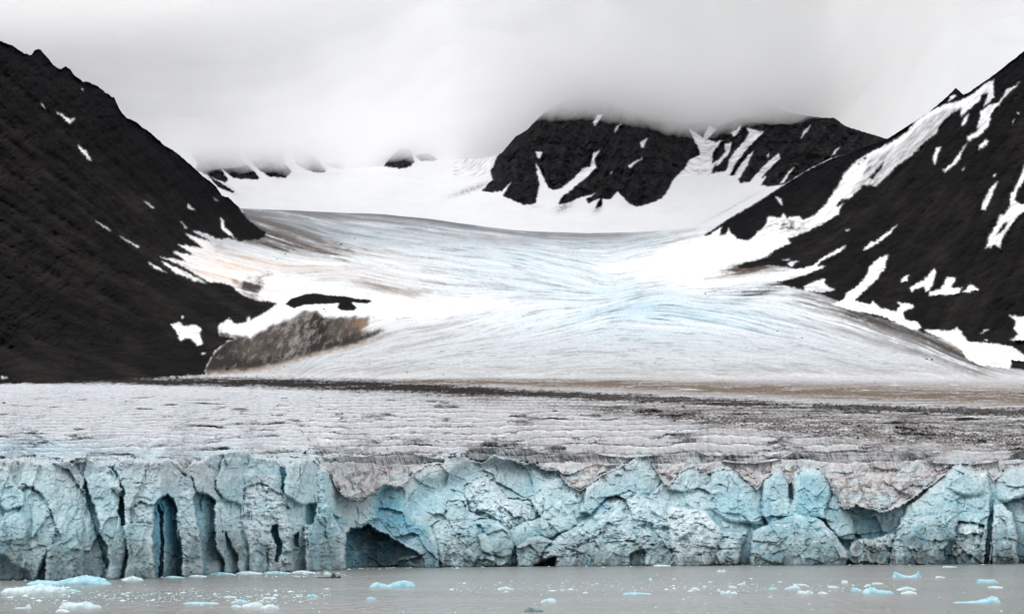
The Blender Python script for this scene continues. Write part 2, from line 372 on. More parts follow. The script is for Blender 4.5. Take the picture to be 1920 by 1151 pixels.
snw2 = blur(poly([(1110, 505), (1200, 482), (1330, 440), (1420, 450), (1440, 500), (1340, 538), (1240, 532), (1180, 515)]), 9)
M_bank = np.maximum(warped(snw, 12, 30, 14, 5), samp(snw2, GX, GY + fbm(GX / 30, GY / 8, 15, 3) * 8))

# ------------------------------------------------------------------ distance of the land seen behind each pixel
D0c = [(-140, 548), (0, 556), (100, 565), (300, 590), (450, 668), (560, 700), (645, 738), (720, 778), (960, 820), (1200, 850), (1600, 880), (1920, 900), (2080, 905)]
WLc = [(x, HORIZON + CAMZ * F / d) for x, d in D0c]
ctrl = []
for x in (-130, 0, 150, 300, 450, 600, 750, 900, 1100, 1300, 1500, 1700, 1920, 2060):
    d0 = float(itp(D0c, x)); rr0 = min(max((x - 560) / 250, 0), 1); ctrl.append((x, 862, d0 + 24 + 40 * rr0)); ctrl.append((x, 835, d0 + 62 + 34 * rr0)); ctrl.append((x, 900, d0 + 17 + 34 * rr0))
ctrl += [(0, 800, 740), (320, 800, 800), (640, 800, 890), (960, 800, 970), (1280, 800, 1020), (1600, 800, 1045), (1920, 800, 1065), (-130, 800, 720), (2060, 800, 1065),
         (0, 760, 1000), (320, 760, 1060), (640, 760, 1150), (960, 760, 1210), (1280, 760, 1250), (1600, 760, 1250), (1920, 760, 1240), (2060, 760, 1240), (-130, 760, 980),
         (-130, 728, 1450), (0, 724, 1480), (300, 722, 1500), (640, 722, 1450), (960, 722, 1450), (1280, 722, 1430), (1600, 722, 1410), (1920, 722, 1390), (2060, 722, 1390),
         (300, 704, 1660), (640, 700, 1660), (960, 700, 1640), (1280, 700, 1610), (1600, 700, 1580), (1920, 700, 1560), (-130, 715, 1580), (0, 712, 1600), (150, 708, 1640), (2060, 700, 1560),
         (600, 680, 1790), (960, 680, 1750), (1300, 680, 1720), (1600, 680, 1700), (1800, 680, 1680), (1920, 682, 1660),
         (750, 640, 1960), (1000, 640, 1950), (1300, 640, 1950), (1550, 640, 1960), (1720, 630, 1980), (900, 600, 2200), (1200, 600, 2190), (1450, 600, 2200), (1640, 594, 2240),
         (700, 560, 2500), (850, 560, 2480), (1000, 560, 2450), (1200, 560, 2430), (1450, 560, 2450), (1580, 566, 2400), (600, 520, 2850), (800, 520, 2760), (1000, 520, 2720), (1200, 520, 2700), (1400, 520, 2720),
         (450, 480, 3150), (600, 480, 3150), (800, 480, 3100), (1000, 480, 3070), (1200, 480, 3050), (1380, 480, 3050), (480, 450, 3380), (700, 450, 3400), (900, 450, 3420), (1100, 455, 3400), (1300, 450, 3380),
         (450, 392, 3700), (560, 395, 3800), (720, 402, 3850), (880, 421, 3850), (1000, 434, 3800), (1150, 437, 3800), (1300, 427, 3750), (1345, 424, 3650), (560, 415, 3660), (720, 420, 3700),
         (382, 697, 1800), (473, 692, 1850), (600, 659, 1960), (700, 630, 2070), (430, 636, 1980), (500, 615, 2040), (550, 598, 2075), (594, 584, 2115), (690, 595, 2190), (500, 640, 1960), (560, 630, 2000), (640, 620, 2070),
         (535, 570, 2330), (594, 550, 2450), (690, 562, 2440), (594, 568, 2250),
         (0, 600, 1850), (0, 450, 2150), (0, 300, 2400), (0, 180, 2600), (0, 78, 2780), (-130, 0, 2850), (-130, 400, 2150), (150, 600, 1980), (150, 450, 2320), (150, 300, 2680), (141, 150, 2930), (230, 215, 3030),
         (300, 600, 2130), (300, 500, 2500), (300, 400, 2860), (300, 270, 3220), (400, 600, 2260), (400, 510, 2800), (400, 440, 3180), (400, 345, 3480), (460, 560, 2500), (500, 575, 2400), (420, 660, 1900), (200, 680, 1760),
         (1920, 95, 2950), (1920, 250, 2620), (1920, 400, 2300), (1920, 550, 1950), (1920, 640, 1760), (2060, -20, 3000), (2060, 300, 2450), (2060, 600, 1800), (1800, 170, 3200), (1800, 300, 2870), (1800, 450, 2470), (1800, 600, 2040),
         (1700, 245, 3380), (1700, 350, 3030), (1700, 450, 2700), (1700, 560, 2320), (1600, 290, 3580), (1600, 380, 3170), (1600, 480, 2780), (1500, 330, 3700), (1500, 400, 3380), (1500, 470, 3000), (1500, 530, 2620), (1400, 390, 3680), (1400, 430, 3480), (1400, 490, 3020)]
DF = rbf(ctrl)
ctrl2 = [(250, 400, 4000), (400, 400, 4100), (700, 410, 4200), (1000, 445, 4150), (1300, 440, 4100), (1500, 440, 4100), (700, 380, 4500), (900, 400, 4420), (1100, 410, 4350), (1300, 400, 4350), (1450, 380, 4200),
         (650, 340, 5200), (650, 312, 5800), (780, 322, 5500), (850, 330, 5400), (850, 300, 6000), (450, 370, 4600), (380, 345, 4700), (430, 340, 4750), (487, 337, 4850), (540, 333, 5000), (600, 325, 5100),
         (370, 280, 5000), (440, 280, 5100), (520, 275, 5200), (590, 285, 5300), (625, 303, 5400), (750, 280, 5700), (800, 290, 5800), (250, 280, 4900),
         (905, 358, 4750), (1000, 383, 4520), (1100, 373, 4500), (1200, 385, 4420), (1250, 360, 4520), (1330, 325, 4750), (1450, 348, 4450), (950, 280, 4950), (1010, 228, 5080), (1100, 200, 5250), (1200, 200, 5200),
         (1300, 250, 5100), (1300, 200, 5450), (1400, 240, 5000), (1519, 219, 5000), (1564, 222, 4980), (1625, 250, 4930), (1664, 262, 4880), (1100, 300, 4800), (1200, 300, 4720), (1500, 300, 4650), (1720, 300, 4750), (1000, 300, 4820), (1300, 290, 4900)]
DB = rbf(ctrl2)

# ------------------------------------------------------------------ flow streaks
rng = np.random.default_rng(7)
wn = rng.random((RH, RW)).astype(np.float32)
ice_dirs = [(500, 400, 1, .06), (700, 412, 1, .1), (900, 435, 1, .14), (1100, 445, 1, .02), (1300, 435, 1, -.15), (480, 430, 1, .42), (560, 450, 1, .38), (650, 470, 1, .25), (800, 460, 1, .14), (950, 470, 1, .1),
            (450, 480, 1, .25), (450, 520, 1, .3), (600, 500, 1, -.05), (700, 520, 1, .25), (740, 540, 1, .2), (850, 500, 1, .12), (1000, 500, 1, .28), (1100, 520, 1, .42), (1180, 490, 1, -.25), (1300, 470, 1, -.3),
            (1060, 560, 1, .1), (1180, 560, 1, -.3), (1230, 530, 1, -.12), (1350, 530, 1, -.1), (1450, 540, 1, -.05), (1000, 600, 1, -.32), (900, 620, 1, -.26), (800, 650, 1, -.22), (650, 680, 1, -.14), (1100, 590, 1, -.36), (1200, 610, 1, .1),
            (1300, 580, 1, .2), (1400, 610, 1, .26), (1500, 580, 1, .3), (1550, 640, 1, .28), (1650, 610, 1, .42), (1750, 660, 1, .5), (1500, 675, 1, .14), (1700, 690, 1, .06), (1200, 660, 1, .04), (1000, 660, 1, -.12), (1300, 690, 1, 0.02), (900, 695, 1, 0), (300, 700, 1, -.02),
            (430, 660, .5, -1), (480, 650, .6, -1), (540, 640, .45, -1), (600, 620, .3, -1), (650, 620, 1, -.45), (1400, 750, 1, .05), (400, 780, 1, .01), (1000, 800, 1, -.03)]
rock_dirs = [(100, 300, 1, .75), (300, 480, 1, .6), (100, 600, 1, .55), (200, 200, 1, .95), (350, 350, 1, .9), (0, 400, 1, .6), (300, 640, 1, .5), (1600, 430, -1, .72), (1800, 300, -.75, 1), (1800, 550, -.45, 1), (1900, 400, -.4, 1),
             (1500, 450, -1, .6), (1700, 350, -.8, 1), (1900, 650, -.7, 1), (1100, 300, -.5, 1), (1200, 350, -.3, 1), (1400, 300, -.8, 1), (1000, 330, .1, 1), (450, 310, .7, 1), (560, 310, .6, 1)]
LF = lic(ice_dirs, blur(wn, .9) * 3, 24)
wsp = blur((rng.random((RH, RW)) < .010).astype(np.float32), .55)
LH = lic(ice_dirs, wsp, 16)
LB = lic(ice_dirs, blur(wn, 2.2) * 8, 55, 1.5)
LR = lic(rock_dirs, blur(wn, 1.2) * 4, 22, 1.3)
LR2 = lic(rock_dirs, blur(rng.random((RH, RW)).astype(np.float32), 5) * 20, 50, 2.0)

# ------------------------------------------------------------------ the ice cliff: blocks, recesses and cracks
T1 = lambda p: Z(0, 800, 3.28, p)
T2 = lambda p: Z(360, 800, 3.28, p)
T3 = lambda p: Z(720, 800, 3.28, p)
T4 = lambda p: Z(1080, 800, 3.28, p)
T5 = lambda p: Z(1440, 800, 3.28, p)
# (outline, metres back(+)/forward(-), rounding px, blue, dirt, rubble, tilt x, tilt y)
blocks = [
 (T3([(330, 330), (560, 200), (880, 200), (1312, 200), (1312, 330), (960, 330), (920, 460), (800, 430), (500, 420), (380, 470), (130, 560), (120, 480), (240, 330)]), 6, -7, .3, 0, 0, 0, -.06),
 (T5([(440, 330), (580, 240), (800, 240), (1000, 340), (900, 460), (720, 520), (600, 440), (560, 540), (480, 520), (430, 440)]), 3, -6, -.35, .12, 0, .02, -.05),
 (T5([(1440, 460), (1620, 420), (1620, 860), (1535, 860), (1500, 540)]), 5, 3, -.1, .2, 0, 0, 0),
 (T1([(0, 245), (40, 240), (85, 330), (150, 400), (160, 520), (60, 520), (0, 480), (-200, 480), (-200, 240)]), -3, 3, .25, 0, 0, -.05, -.05),
 (T1([(100, 380), (160, 200), (420, 260), (470, 330), (540, 440), (550, 560), (600, 680), (660, 800), (640, 960), (360, 960), (370, 700), (330, 580), (300, 480), (230, 390)]), -1, 4, .1, .05, 0, .06, -.06),
 (T1([(140, 370), (200, 360), (250, 430), (310, 510), (335, 600), (370, 680), (350, 760), (290, 800), (200, 970), (30, 970), (-200, 970), (-200, 600), (0, 600), (40, 520), (90, 500), (150, 480)]), -4, 4, .2, .1, .1, .05, -.06),
 (T1([(30, 560), (100, 515), (155, 540), (175, 620), (160, 720), (30, 720)]), -6, 4, .2, .1, 0, 0, -.05),
 (T1([(430, 210), (600, 180), (660, 230), (700, 320), (640, 290), (560, 300), (520, 330), (500, 290)]), 2, 3, .15, .25, 0, 0, -.1),
 (T1([(515, 320), (600, 420), (620, 560), (640, 680), (668, 800), (668, 880), (650, 870), (640, 800), (600, 690), (560, 560), (530, 430)]), 9, 2, .7, 0, 0, 0, 0),
 (T1([(525, 310), (570, 290), (640, 280), (720, 320), (745, 390), (735, 470), (735, 560), (770, 660), (780, 740), (750, 860), (740, 960), (640, 960), (672, 830), (655, 740), (615, 650), (600, 560), (575, 480), (545, 400)]), -6, 5, .25, .1, 0, .05, -.05),
 (T1([(680, 375), (700, 350), (730, 320), (745, 390), (720, 405)]), -9, 3, .2, 0, 0, 0, .1),
 (T1([(650, 230), (720, 190), (740, 260), (720, 310), (690, 270)]), 6, 2, .9, 0, 0, 0, 0),
 (T1([(700, 260), (740, 195), (860, 200), (1080, 210), (1135, 300), (1110, 400), (1100, 480), (1090, 960), (760, 960), (785, 740), (760, 660), (745, 560), (760, 400), (735, 320)]), -6, 4, .12, .12, 0, .02, -.05),
 (T1([(860, 460), (940, 480), (940, 600), (800, 590), (790, 500)]), -4, 4, .1, .3, .7, 0, 0),
 (T1([(733, 420), (760, 440), (768, 520), (768, 600), (750, 612), (735, 540), (728, 480)]), 12, 1, .8, 0, 0, 0, 0),
 (T1([(945, 480), (1000, 430), (1030, 410), (1080, 470), (1085, 560), (1090, 680), (1118, 760), (1118, 960), (965, 960), (935, 760), (940, 640)]), 10, 1.2, 1.0, 0, 0, 0, 0),
 (T1([(1000, 450), (1030, 425), (1075, 475), (1082, 680), (1105, 760), (1110, 960), (985, 960), (1003, 760)]), 5, 3, .95, .1, 0, .08, 0),
 (T1([(972, 470), (995, 520), (1003, 700), (1003, 820), (985, 960), (968, 960), (985, 800), (982, 600)]), 20, 1, 1, 0, 0, 0, 0),
 (T1([(1110, 300), (1160, 290), (1200, 400), (1210, 560), (1240, 720), (1255, 960), (1120, 960), (1112, 740), (1090, 560), (1100, 400)]), -4, 4, .15, .1, .8, 0, -.04),
 (T2([(75, 220), (110, 180), (180, 170), (220, 145), (340, 150), (360, 230), (400, 300), (320, 360), (300, 200), (190, 190), (150, 280)]), 0, 3, .4, 0, 0, 0, -.06),
 (T2([(355, 170), (540, 200), (550, 290), (440, 300), (400, 280)]), 1, 2, .45, 0, 0, 0, -.05),
 (T2([(-150, 200), (60, 190), (140, 300), (145, 380), (185, 450), (140, 460), (80, 410), (30, 400), (0, 320)]), -3, 4, 0, .15, 0, .04, -.06),
 (T2([(0, 440), (30, 400), (80, 410), (140, 450), (135, 560), (150, 700), (200, 820), (235, 960), (75, 960), (60, 740), (30, 580)]), 7, 1.5, .35, .15, 0, 0, 0),
 (T2([(140, 460), (190, 470), (250, 560), (300, 660), (345, 780), (348, 960), (290, 960), (270, 780), (210, 640), (205, 960), (200, 840), (150, 740), (135, 600)]), -3, 3, 0, .35, .3, .05, 0),
 (T2([(205, 640), (270, 780), (290, 960), (205, 960)]), 3, 2, .3, .2, 0, 0, 0),
 (T2([(145, 320), (190, 190), (240, 180), (300, 200), (310, 280), (320, 400), (310, 480), (200, 450), (150, 380)]), -5, 5, .3, .05, 0, 0, -.06),
 (T2([(320, 370), (430, 340), (560, 420), (600, 560), (640, 960), (360, 960), (350, 760), (300, 600)]), -2, 5, -.05, .05, 1, 0, -.08),
 (T2([(350, 770), (400, 700), (460, 720), (470, 820), (450, 960), (350, 960)]), -5, 3, .2, .15, .1, 0, 0),
 (T2([(565, 260), (610, 210), (760, 210), (780, 300), (770, 460), (700, 480), (620, 450), (565, 400)]), -5, 4, .3, 0, 0, .03, -.06),
 (T2([(700, 480), (745, 480), (760, 540), (740, 600), (700, 590)]), 3, 2, .7, 0, 0, 0, 0),
 (T2([(770, 260), (820, 255), (850, 340), (880, 400), (880, 540), (920, 640), (940, 760), (942, 960), (700, 960), (690, 600), (740, 590), (770, 460)]), -6, 5, .5, .05, .5, .03, -.05),
 (T2([(775, 560), (790, 490), (820, 470), (845, 490), (840, 560), (810, 600)]), -10, 3, .35, 0, .1, 0, 0),
 (T2([(485, 600), (520, 600), (545, 700), (552, 760), (530, 830), (510, 820), (520, 720), (488, 680)]), 10, 1, 1, 0, 0, 0, 0),
 (T2([(623, 670), (662, 640), (652, 740), (635, 735)]), 10, 1, .9, 0, 0, 0, 0),
 (T2([(543, 240), (575, 235), (560, 330), (570, 425), (552, 380)]), 9, 1, 1, 0, 0, 0, 0),
 (T2([(830, 200), (1150, 200), (1130, 400), (1100, 560), (1050, 600), (940, 600), (880, 540)]), 8, -6, -.2, .55, 0, 0, -.05),
 (T2([(860, 540), (940, 560), (1040, 600), (1100, 590), (1180, 560), (1200, 660), (1150, 700), (930, 660)]), 6, 4, .45, 0, .6, 0, -.1),
 ([(698, 928), (720, 913), (754, 913), (760, 965), (796, 983), (818, 1007), (824, 1044), (827, 1075), (718, 1075), (711, 1026), (689, 1001), (677, 992), (689, 983), (698, 965)], 1, -4, .8, 0, .3, -.08, -.08),
 ([(647, 1002), (658, 990), (690, 984), (712, 996), (742, 1012), (790, 1040), (805, 1080), (647, 1080)], 16.5, 3, .95, .25, .7, -.22, -.05),
 (T3([(480, 360), (640, 290), (760, 430), (900, 450), (960, 560), (820, 600), (760, 640), (640, 560), (520, 520)]), 2, 8, .1, 0, 1, 0, -.08),
 (T3([(380, 470), (440, 400), (500, 480), (500, 600), (600, 560), (700, 560), (760, 620), (800, 740), (760, 960), (350, 960), (320, 700), (280, 610), (370, 560)]), -2, 8, .3, .05, .7, 0, -.05),
 (T3([(580, 680), (700, 570), (760, 640), (800, 720), (790, 790), (740, 800), (640, 780), (590, 760)]), -7, 5, .15, .15, 0, 0, 0),
 (T3([(810, 740), (880, 680), (960, 660), (1040, 700), (1060, 780), (900, 850), (900, 960), (815, 960)]), -7, 5, .1, .3, .3, 0, 0),
 (T3([(960, 560), (1080, 450), (1160, 520), (1200, 600), (1000, 690), (960, 640)]), -4, 5, .15, .2, .3, 0, 0),
 ([(1087, 960), (1100, 915), (1128, 892), (1160, 880), (1190, 862), (1215, 858), (1228, 880), (1245, 905), (1215, 930), (1185, 925), (1150, 940), (1120, 975), (1100, 962)], -1, 2.5, .3, .05, 0, .07, -.02),
 (T4([(560, 370), (640, 290), (720, 240), (760, 270), (820, 290), (840, 330), (700, 400), (640, 400)]), -1, 3, .4, 0, 0, .1, -.02),
 (T4([(800, 490), (830, 300), (900, 260), (1000, 290), (1100, 350), (1150, 420), (1150, 600), (960, 580), (880, 540)]), -2, 5, .35, .2, .2, 0, -.05),
 ([(1427, 960), (1430, 905), (1450, 885), (1462, 882), (1480, 905), (1480, 940), (1500, 975), (1470, 985), (1440, 985)], -5, 5, .6, 0, .1, .04, -.05),
 (T5([(150, 440), (160, 330), (230, 255), (330, 280), (380, 330), (380, 440), (400, 560), (290, 560), (200, 540), (110, 560)]), -6, 6, .55, .05, .15, -.02, -.05),
 (T5([(120, 340), (145, 340), (150, 440), (125, 440)]), 6, 1, 0, .9, 0, 0, 0),
 (T4([(-60, 640), (60, 560), (180, 440), (330, 390), (440, 440), (560, 480), (800, 560), (880, 640), (1050, 640), (960, 960), (-260, 960), (-200, 740)]), -6, 12, .35, .15, .9, 0, -.08),
 (T4([(560, 480), (800, 520), (900, 640), (850, 830), (640, 960), (560, 620)]), -9, 8, -.25, .0, 1, 0, -.1),
 (T4([(0, 720), (120, 680), (340, 690), (420, 760), (380, 960), (0, 960)]), -10, 7, .1, .35, .4, 0, -.05),
 (T4([(330, 780), (420, 740), (410, 960), (340, 960)]), -7, 4, .1, .6, .3, 0, 0),
 (T5([(340, 520), (380, 440), (400, 400), (425, 362), (440, 410), (430, 460), (480, 520), (530, 600), (530, 680), (440, 700), (360, 590)]), -4, 4, .3, .35, .3, 0, -.04),
 (T5([(540, 560), (580, 480), (700, 520), (780, 520), (740, 600), (700, 690), (560, 700), (520, 650)]), 2, -4, .55, .3, .3, 0, .02),
 (T5([(-100, 640), (0, 590), (150, 535), (220, 540), (330, 570), (400, 650), (440, 710), (540, 830), (540, 960), (-120, 960)]), -12, 9, .45, .25, .35, -.02, -.06),
 (T5([(500, 700), (640, 680), (760, 650), (800, 640), (740, 840), (740, 960), (450, 960)]), -8, 6, -.05, .35, .8, 0, -.08),
 (T5([(1000, 370), (1180, 230), (1260, 280), (1340, 280), (1370, 400), (1375, 960), (1100, 960), (700, 960), (800, 620), (850, 480), (930, 440)]), -5, 5, .35, .15, .2, -.02, -.05),
 (T5([(1120, 380), (1250, 300), (1340, 330), (1330, 420), (1200, 420)]), -8, 5, .3, .3, .1, 0, .04),
 (T5([(820, 560), (1040, 540), (1110, 440), (1160, 500), (1180, 640), (1080, 760), (1060, 960), (700, 960)]), -12, 8, .35, .35, .4, 0, -.06),
 (T5([(1160, 570), (1330, 600), (1300, 740), (1200, 830), (1140, 760)]), -7, 6, -.2, .1, .9, 0, -.1),
 (T5([(1365, 420), (1382, 400), (1377, 620), (1352, 820), (1320, 960), (1345, 700)]), 0, 1, .5, .4, 0, 0, 0),
 (T5([(1390, 330), (1480, 260), (1620, 250), (1620, 400), (1520, 440), (1440, 460), (1390, 430)]), -3, 6, .3, .1, 0, -.04, -.03),
 (T5([(1385, 480), (1440, 470), (1500, 530), (1530, 680), (1537, 960), (1370, 960), (1378, 620)]), -9, 4, .3, .35, .2, .03, -.03),
 (T1([(270, 970), (290, 740), (370, 700), (430, 640), (460, 620), (470, 690), (510, 760), (515, 900), (500, 970)]), -10, 5, .55, 0, .3, .04, -.06),
 (T1([(-200, 800), (40, 800), (60, 840), (180, 900), (190, 970), (-200, 970)]), -2, -4, .5, .2, 0, 0, 0),
 (T3([(915, 842), (1050, 795), (1050, 960), (915, 960)]), 3, -2, .5, .2, 0, 0, 0),
]
cracks = [T1([(130, 350), (240, 400), (310, 510), (340, 600)]), T1([(1160, 180), (1170, 300), (1210, 400)]), T1([(890, 230), (895, 330)]), T1([(820, 345), (970, 352)]), T1([(30, 520), (25, 620)]), T2([(150, 320), (170, 250), (190, 200)]),
          T2([(430, 290), (430, 350), (460, 400)]), T2([(660, 320), (630, 380), (620, 450)]), T2([(665, 240), (665, 330)]), T2([(710, 600), (705, 780)]), T2([(470, 770), (465, 870)]), T2([(170, 510), (185, 640), (200, 720)]), T2([(300, 480), (290, 600)]), T2([(580, 460), (575, 520)]),
          T3([(370, 470), (400, 570), (430, 640)]), T3([(240, 330), (180, 400), (130, 480), (125, 540)]), T3([(690, 240), (720, 320), (760, 400)]), T3([(890, 210), (900, 300), (910, 360)]), T3([(680, 290), (690, 350)]), T3([(575, 680), (590, 760)]), T3([(490, 580), (500, 640)]), T3([(1210, 400), (1240, 520)]), T3([(1180, 430), (1205, 510)]),
          T3([(920, 400), (950, 570)]), T3([(980, 440), (970, 560)]), T3([(760, 600), (775, 680), (800, 740)]), T3([(1160, 350), (1165, 400)]), T3([(870, 620), (875, 680)]), T4([(0, 400), (25, 520)]), T4([(25, 410), (60, 520)]), T4([(120, 200), (150, 290)]), T4([(280, 290), (250, 400)]), T4([(390, 220), (345, 290)]), T4([(220, 170), (270, 240)]), T4([(640, 210), (620, 280)]),
          T4([(510, 210), (505, 250)]), T4([(700, 340), (660, 410)]), T4([(940, 310), (930, 430)]), T4([(1130, 380), (1150, 470), (1140, 560)]), T5([(200, 280), (210, 340)]), T5([(370, 300), (380, 420)]), T5([(550, 260), (460, 330)]), T5([(480, 350), (500, 480)]), T5([(480, 350), (550, 420)]), T5([(690, 260), (620, 400)]), T5([(800, 250), (790, 340)]), T5([(690, 370), (780, 430)]), T5([(950, 260), (940, 320)]),
          T5([(780, 380), (770, 460)]), T5([(910, 400), (920, 450)]), T5([(1205, 430), (1210, 510)]), T5([(970, 620), (960, 700)]), T5([(1090, 540), (1100, 640)]), T5([(530, 560), (525, 640)]), T5([(1500, 590), (1530, 640)]), T4([(440, 710), (340, 780)])]
y0c = 845
c0, c1 = y0c - 40 - RY0, RH
SL = np.s_[c0:c1, :]
wob = (fbm(GX / 22, GY / 22, 200, 4, .6) * 6.5); wob2 = (fbm(GX / 22, GY / 22, 240, 4, .6) * 6.5)
R = np.zeros((RH, RW), np.float32); BL = np.zeros((RH, RW), np.float32); DI = np.zeros((RH, RW), np.float32); RU = np.zeros((RH, RW), np.float32)
for (P, d, bev, bl, di, ru, gx, gy) in blocks:
    a = np.array(P); x0 = max(int(a[:, 0].min()) - 40 - RX0, 0); x1 = min(int(a[:, 0].max()) + 40 - RX0, RW)
    yy0 = max(int(a[:, 1].min()) - 40 - RY0, 0); yy1 = min(int(a[:, 1].max()) + 40 - RY0, RH)
    full = poly(P); q = blur(full[yy0:yy1, x0:x1], .7)
    # ragged outline
    X = GX[yy0:yy1, x0:x1]; Y = GY[yy0:yy1, x0:x1]
    fx = np.clip(X + wob[yy0:yy1, x0:x1] - RX0 - x0 - .5, 0, x1 - x0 - 1).astype(int); fy = np.clip(Y + wob2[yy0:yy1, x0:x1] - RY0 - yy0 - .5, 0, yy1 - yy0 - 1).astype(int)
    if d >= 9 and d < 40 and d != 16.5: d = d * .6
    if d > 40: d, bev = 30, -2.5
    soft = bev < 0; bev = abs(bev)
    q = q[fy, fx]; sft = blur(q, bev)
    if soft: q = blur(q, bev)
    cxm, cym = a[:, 0].mean(), a[:, 1].mean()
    edge = np.clip((sft - .5) * 2, 0, 1) ** .5           # 0 at the rim, 1 inside
    rnd_ = (1 - edge) * bev * .42 * (1 if d < 6 else -.0)
    val = d + rnd_ + gx * (X - cxm) + gy * (cym - Y) * -1.0 * .6
    S = np.s_[yy0:yy1, x0:x1]
    R[S] = R[S] * (1 - q) + val * q
    sq = blur(q, 1.5)
    BL[S] = BL[S] * (1 - sq) + bl * sq; DI[S] = DI[S] * (1 - sq) + di * sq; RU[S] = RU[S] * (1 - sq) + ru * sq
CK = np.zeros((RH, RW), np.float32)
for p in cracks: line(p, (1.0, .3), CK)
CK = samp(CK, GX + wob * .9, GY + wob2 * .9) * np.clip(.6 + fbm(GX / 18, GY / 18, 260, 2) * 1.4, 0, 1)

# sculpted detail, metres
left = 1 - ss(600, 720, GX)
wx = GX + fbm(GX / 30, GY / 30, 60, 3) * 6; wy = GY + fbm(GX / 30, GY / 30, 70, 3) * 6
sl = np.s_[c0:c1, :]
def cf(fn, *a):
    o = np.zeros((RH, RW), np.float32); o[sl] = fn(*a); return o
wxs, wys, GXs, GYs = wx[sl], wy[sl], GX[sl], GY[sl]
lf = left[sl]; RUs = blur(RU, 3)[sl]
fa, ea, ia = facet(wxs + .25 * (wys - 900), wys, 30, 95, 301, 1.1, 2.4, .5)
fb, eb, ib = facet(wxs - .35 * (wys - 900), wys, 46, 42, 311, 1.4, 4.4, .4)
fc, ec, ic = facet(wxs - .3 * wys, wys + .2 * wxs, 18, 20, 321, .5, 2.2, .35)
fd, ed, idd = facet(wxs, wys, 8, 7.5, 331, .3, 1.5)
fe, ee, ie = facet(GXs, GYs, 4.0, 3.8, 341, .2, .8)
big = fbm(GXs / 70 + .4 * fbm(GXs / 40, GYs / 40, 381, 2), GYs / 80, 382, 5, .52, True)
bigL = fbm(GXs / 34 + .5 * fbm(GXs / 60, GYs / 60, 383, 2), GYs / 150, 384, 4, .5, True)
det = -lf * bigL * 1.0 - (1 - lf) * big * 2.0
det = det + lf * fa * .8 + (1 - lf) * fb * (.5 + .4 * RUs)
cm = np.clip(fbm(GXs / 50, GYs / 50, 385, 2) * 3 - .5, 0, 1)
det = det + (lf * np.clip(1 - ea / .05, 0, 1) * 1.5) * cm
pat = np.clip(.5 + fbm(GXs / 40, GYs / 40, 386, 2) * 1.6, 0, 1)
det = det + fc * (.2 + .45 * RUs + .5 * pat * (1 - .55 * lf)) + fd * (.15 + .5 * RUs + .25 * pat) + fe * (.10 + .45 * RUs)
det = det - fbm(GXs / 24, GYs / 28, 351, 4, .5, True) * (.8 + .5 * RUs) + fbm(GXs / 5, GYs / 7, 361, 3, .6) * .15
flute = noise(GXs / 4.5 + fbm(GXs / 30, GYs / 40, 371, 2) * 2, GYs / 60, 372)
det = det + flute * .25 * (1 - RUs)
def dome(sx, sy, s):
    i, dx, dy, e = cells((wxs + 3 * noise(GXs / 9, GYs / 9, s)) / sx, wys / sy, s)
    k = .35 + .65 * np.modf(i * 57.3)[0]
    return -k * np.sqrt(np.clip(1 - (dx * dx + dy * dy) / .5, 0, 1)), i
dm1, im1 = dome(26, 22, 391); dm2, im2 = dome(12, 10, 393); dm3, im3 = dome(6, 5, 395)
mixr = np.clip(RUs * .8 + .08 * (1 - lf), 0, 1)
det = det + mixr * (dm1 * 3.4 * (im1 > .45) + dm2 * 2.0 * (im2 > .4) + dm3 * .9)
band = ss(842, 866, GYs)
REL = np.zeros((RH, RW), np.float32)
REL[sl] = (R[sl] * (1.25 + .85 * (1 - lf)) + det * (1.0 + .35 * (1 - lf)) + CK[sl] * 3.2)
DETf = np.zeros((RH, RW), np.float32); DETf[sl] = det
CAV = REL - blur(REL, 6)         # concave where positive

# ------------------------------------------------------------------ front land: one sheet of vertices from cliff foot to skyline
skyL = [(-140, -10), (-60, 30), (0, 78), (26, 89), (46, 102), (59, 105), (65, 96), (73, 93), (83, 103), (93, 114), (104, 126), (115, 132), (123, 125), (130, 131), (141, 143), (155, 155), (165, 155), (182, 163), (191, 170),
        (204, 179), (214, 185), (222, 202), (230, 215), (239, 224), (250, 227), (261, 235), (278, 248), (291, 258), (308, 274), (324, 283), (339, 295), (356, 309), (369, 322), (382, 332), (395, 341), (408, 356),
        (417, 369), (428, 372), (439, 381), (450, 391), (480, 392), (560, 395), (640, 399), (720, 402), (800, 410), (880, 421), (950, 430), (1000, 434), (1100, 437), (1180, 436), (1240, 432), (1300, 427), (1330, 426), (1345, 423),
        (1369, 408), (1419, 380), (1469, 347), (1514, 319), (1558, 297), (1591, 289), (1610, 280), (1664, 261), (1742, 211), (1769, 188), (1785, 174), (1792, 166), (1799, 172), (1806, 179), (1818, 173), (1836, 161), (1864, 141), (1892, 119), (1920, 97), (1990, 40), (2080, -10)]
cols = np.concatenate([np.arange(-1000, -70, 8.), np.arange(-70, 1991, 1.25), np.arange(1994, 3000, 8.)]); NC = len(cols)
rockcol = np.maximum(1 - ss(435, 455, cols), ss(1345, 1375, cols))
snowcol = ss(1600, 1625, cols) * (1 - ss(1700, 1760, cols)) * .6
jag = fbm(cols / 14, cols * 0 + .5, 401, 5, .6, True) * 3.0 + fbm(cols / 4, cols * 0 + 3.5, 402, 2) * .8
ytop = itp(skyL, cols) - rockcol * (1 - snowcol) * jag * np.where(cols > 900, .55, 1.0) + (1 - rockcol) * fbm(cols / 60, cols * 0, 403, 3) * .8
ywl = itp(WLc, cols) + 7
def seg(a, b, n): return a[None, :] + (b - a)[None, :] * (np.arange(n) / n)[:, None]
yA = np.full(NC, 716.); yB = np.full(NC, 862.)
PY = np.vstack([seg(ytop, yA, 560), seg(yA, yB, 400), seg(yB, ywl, 300), ywl[None, :]])
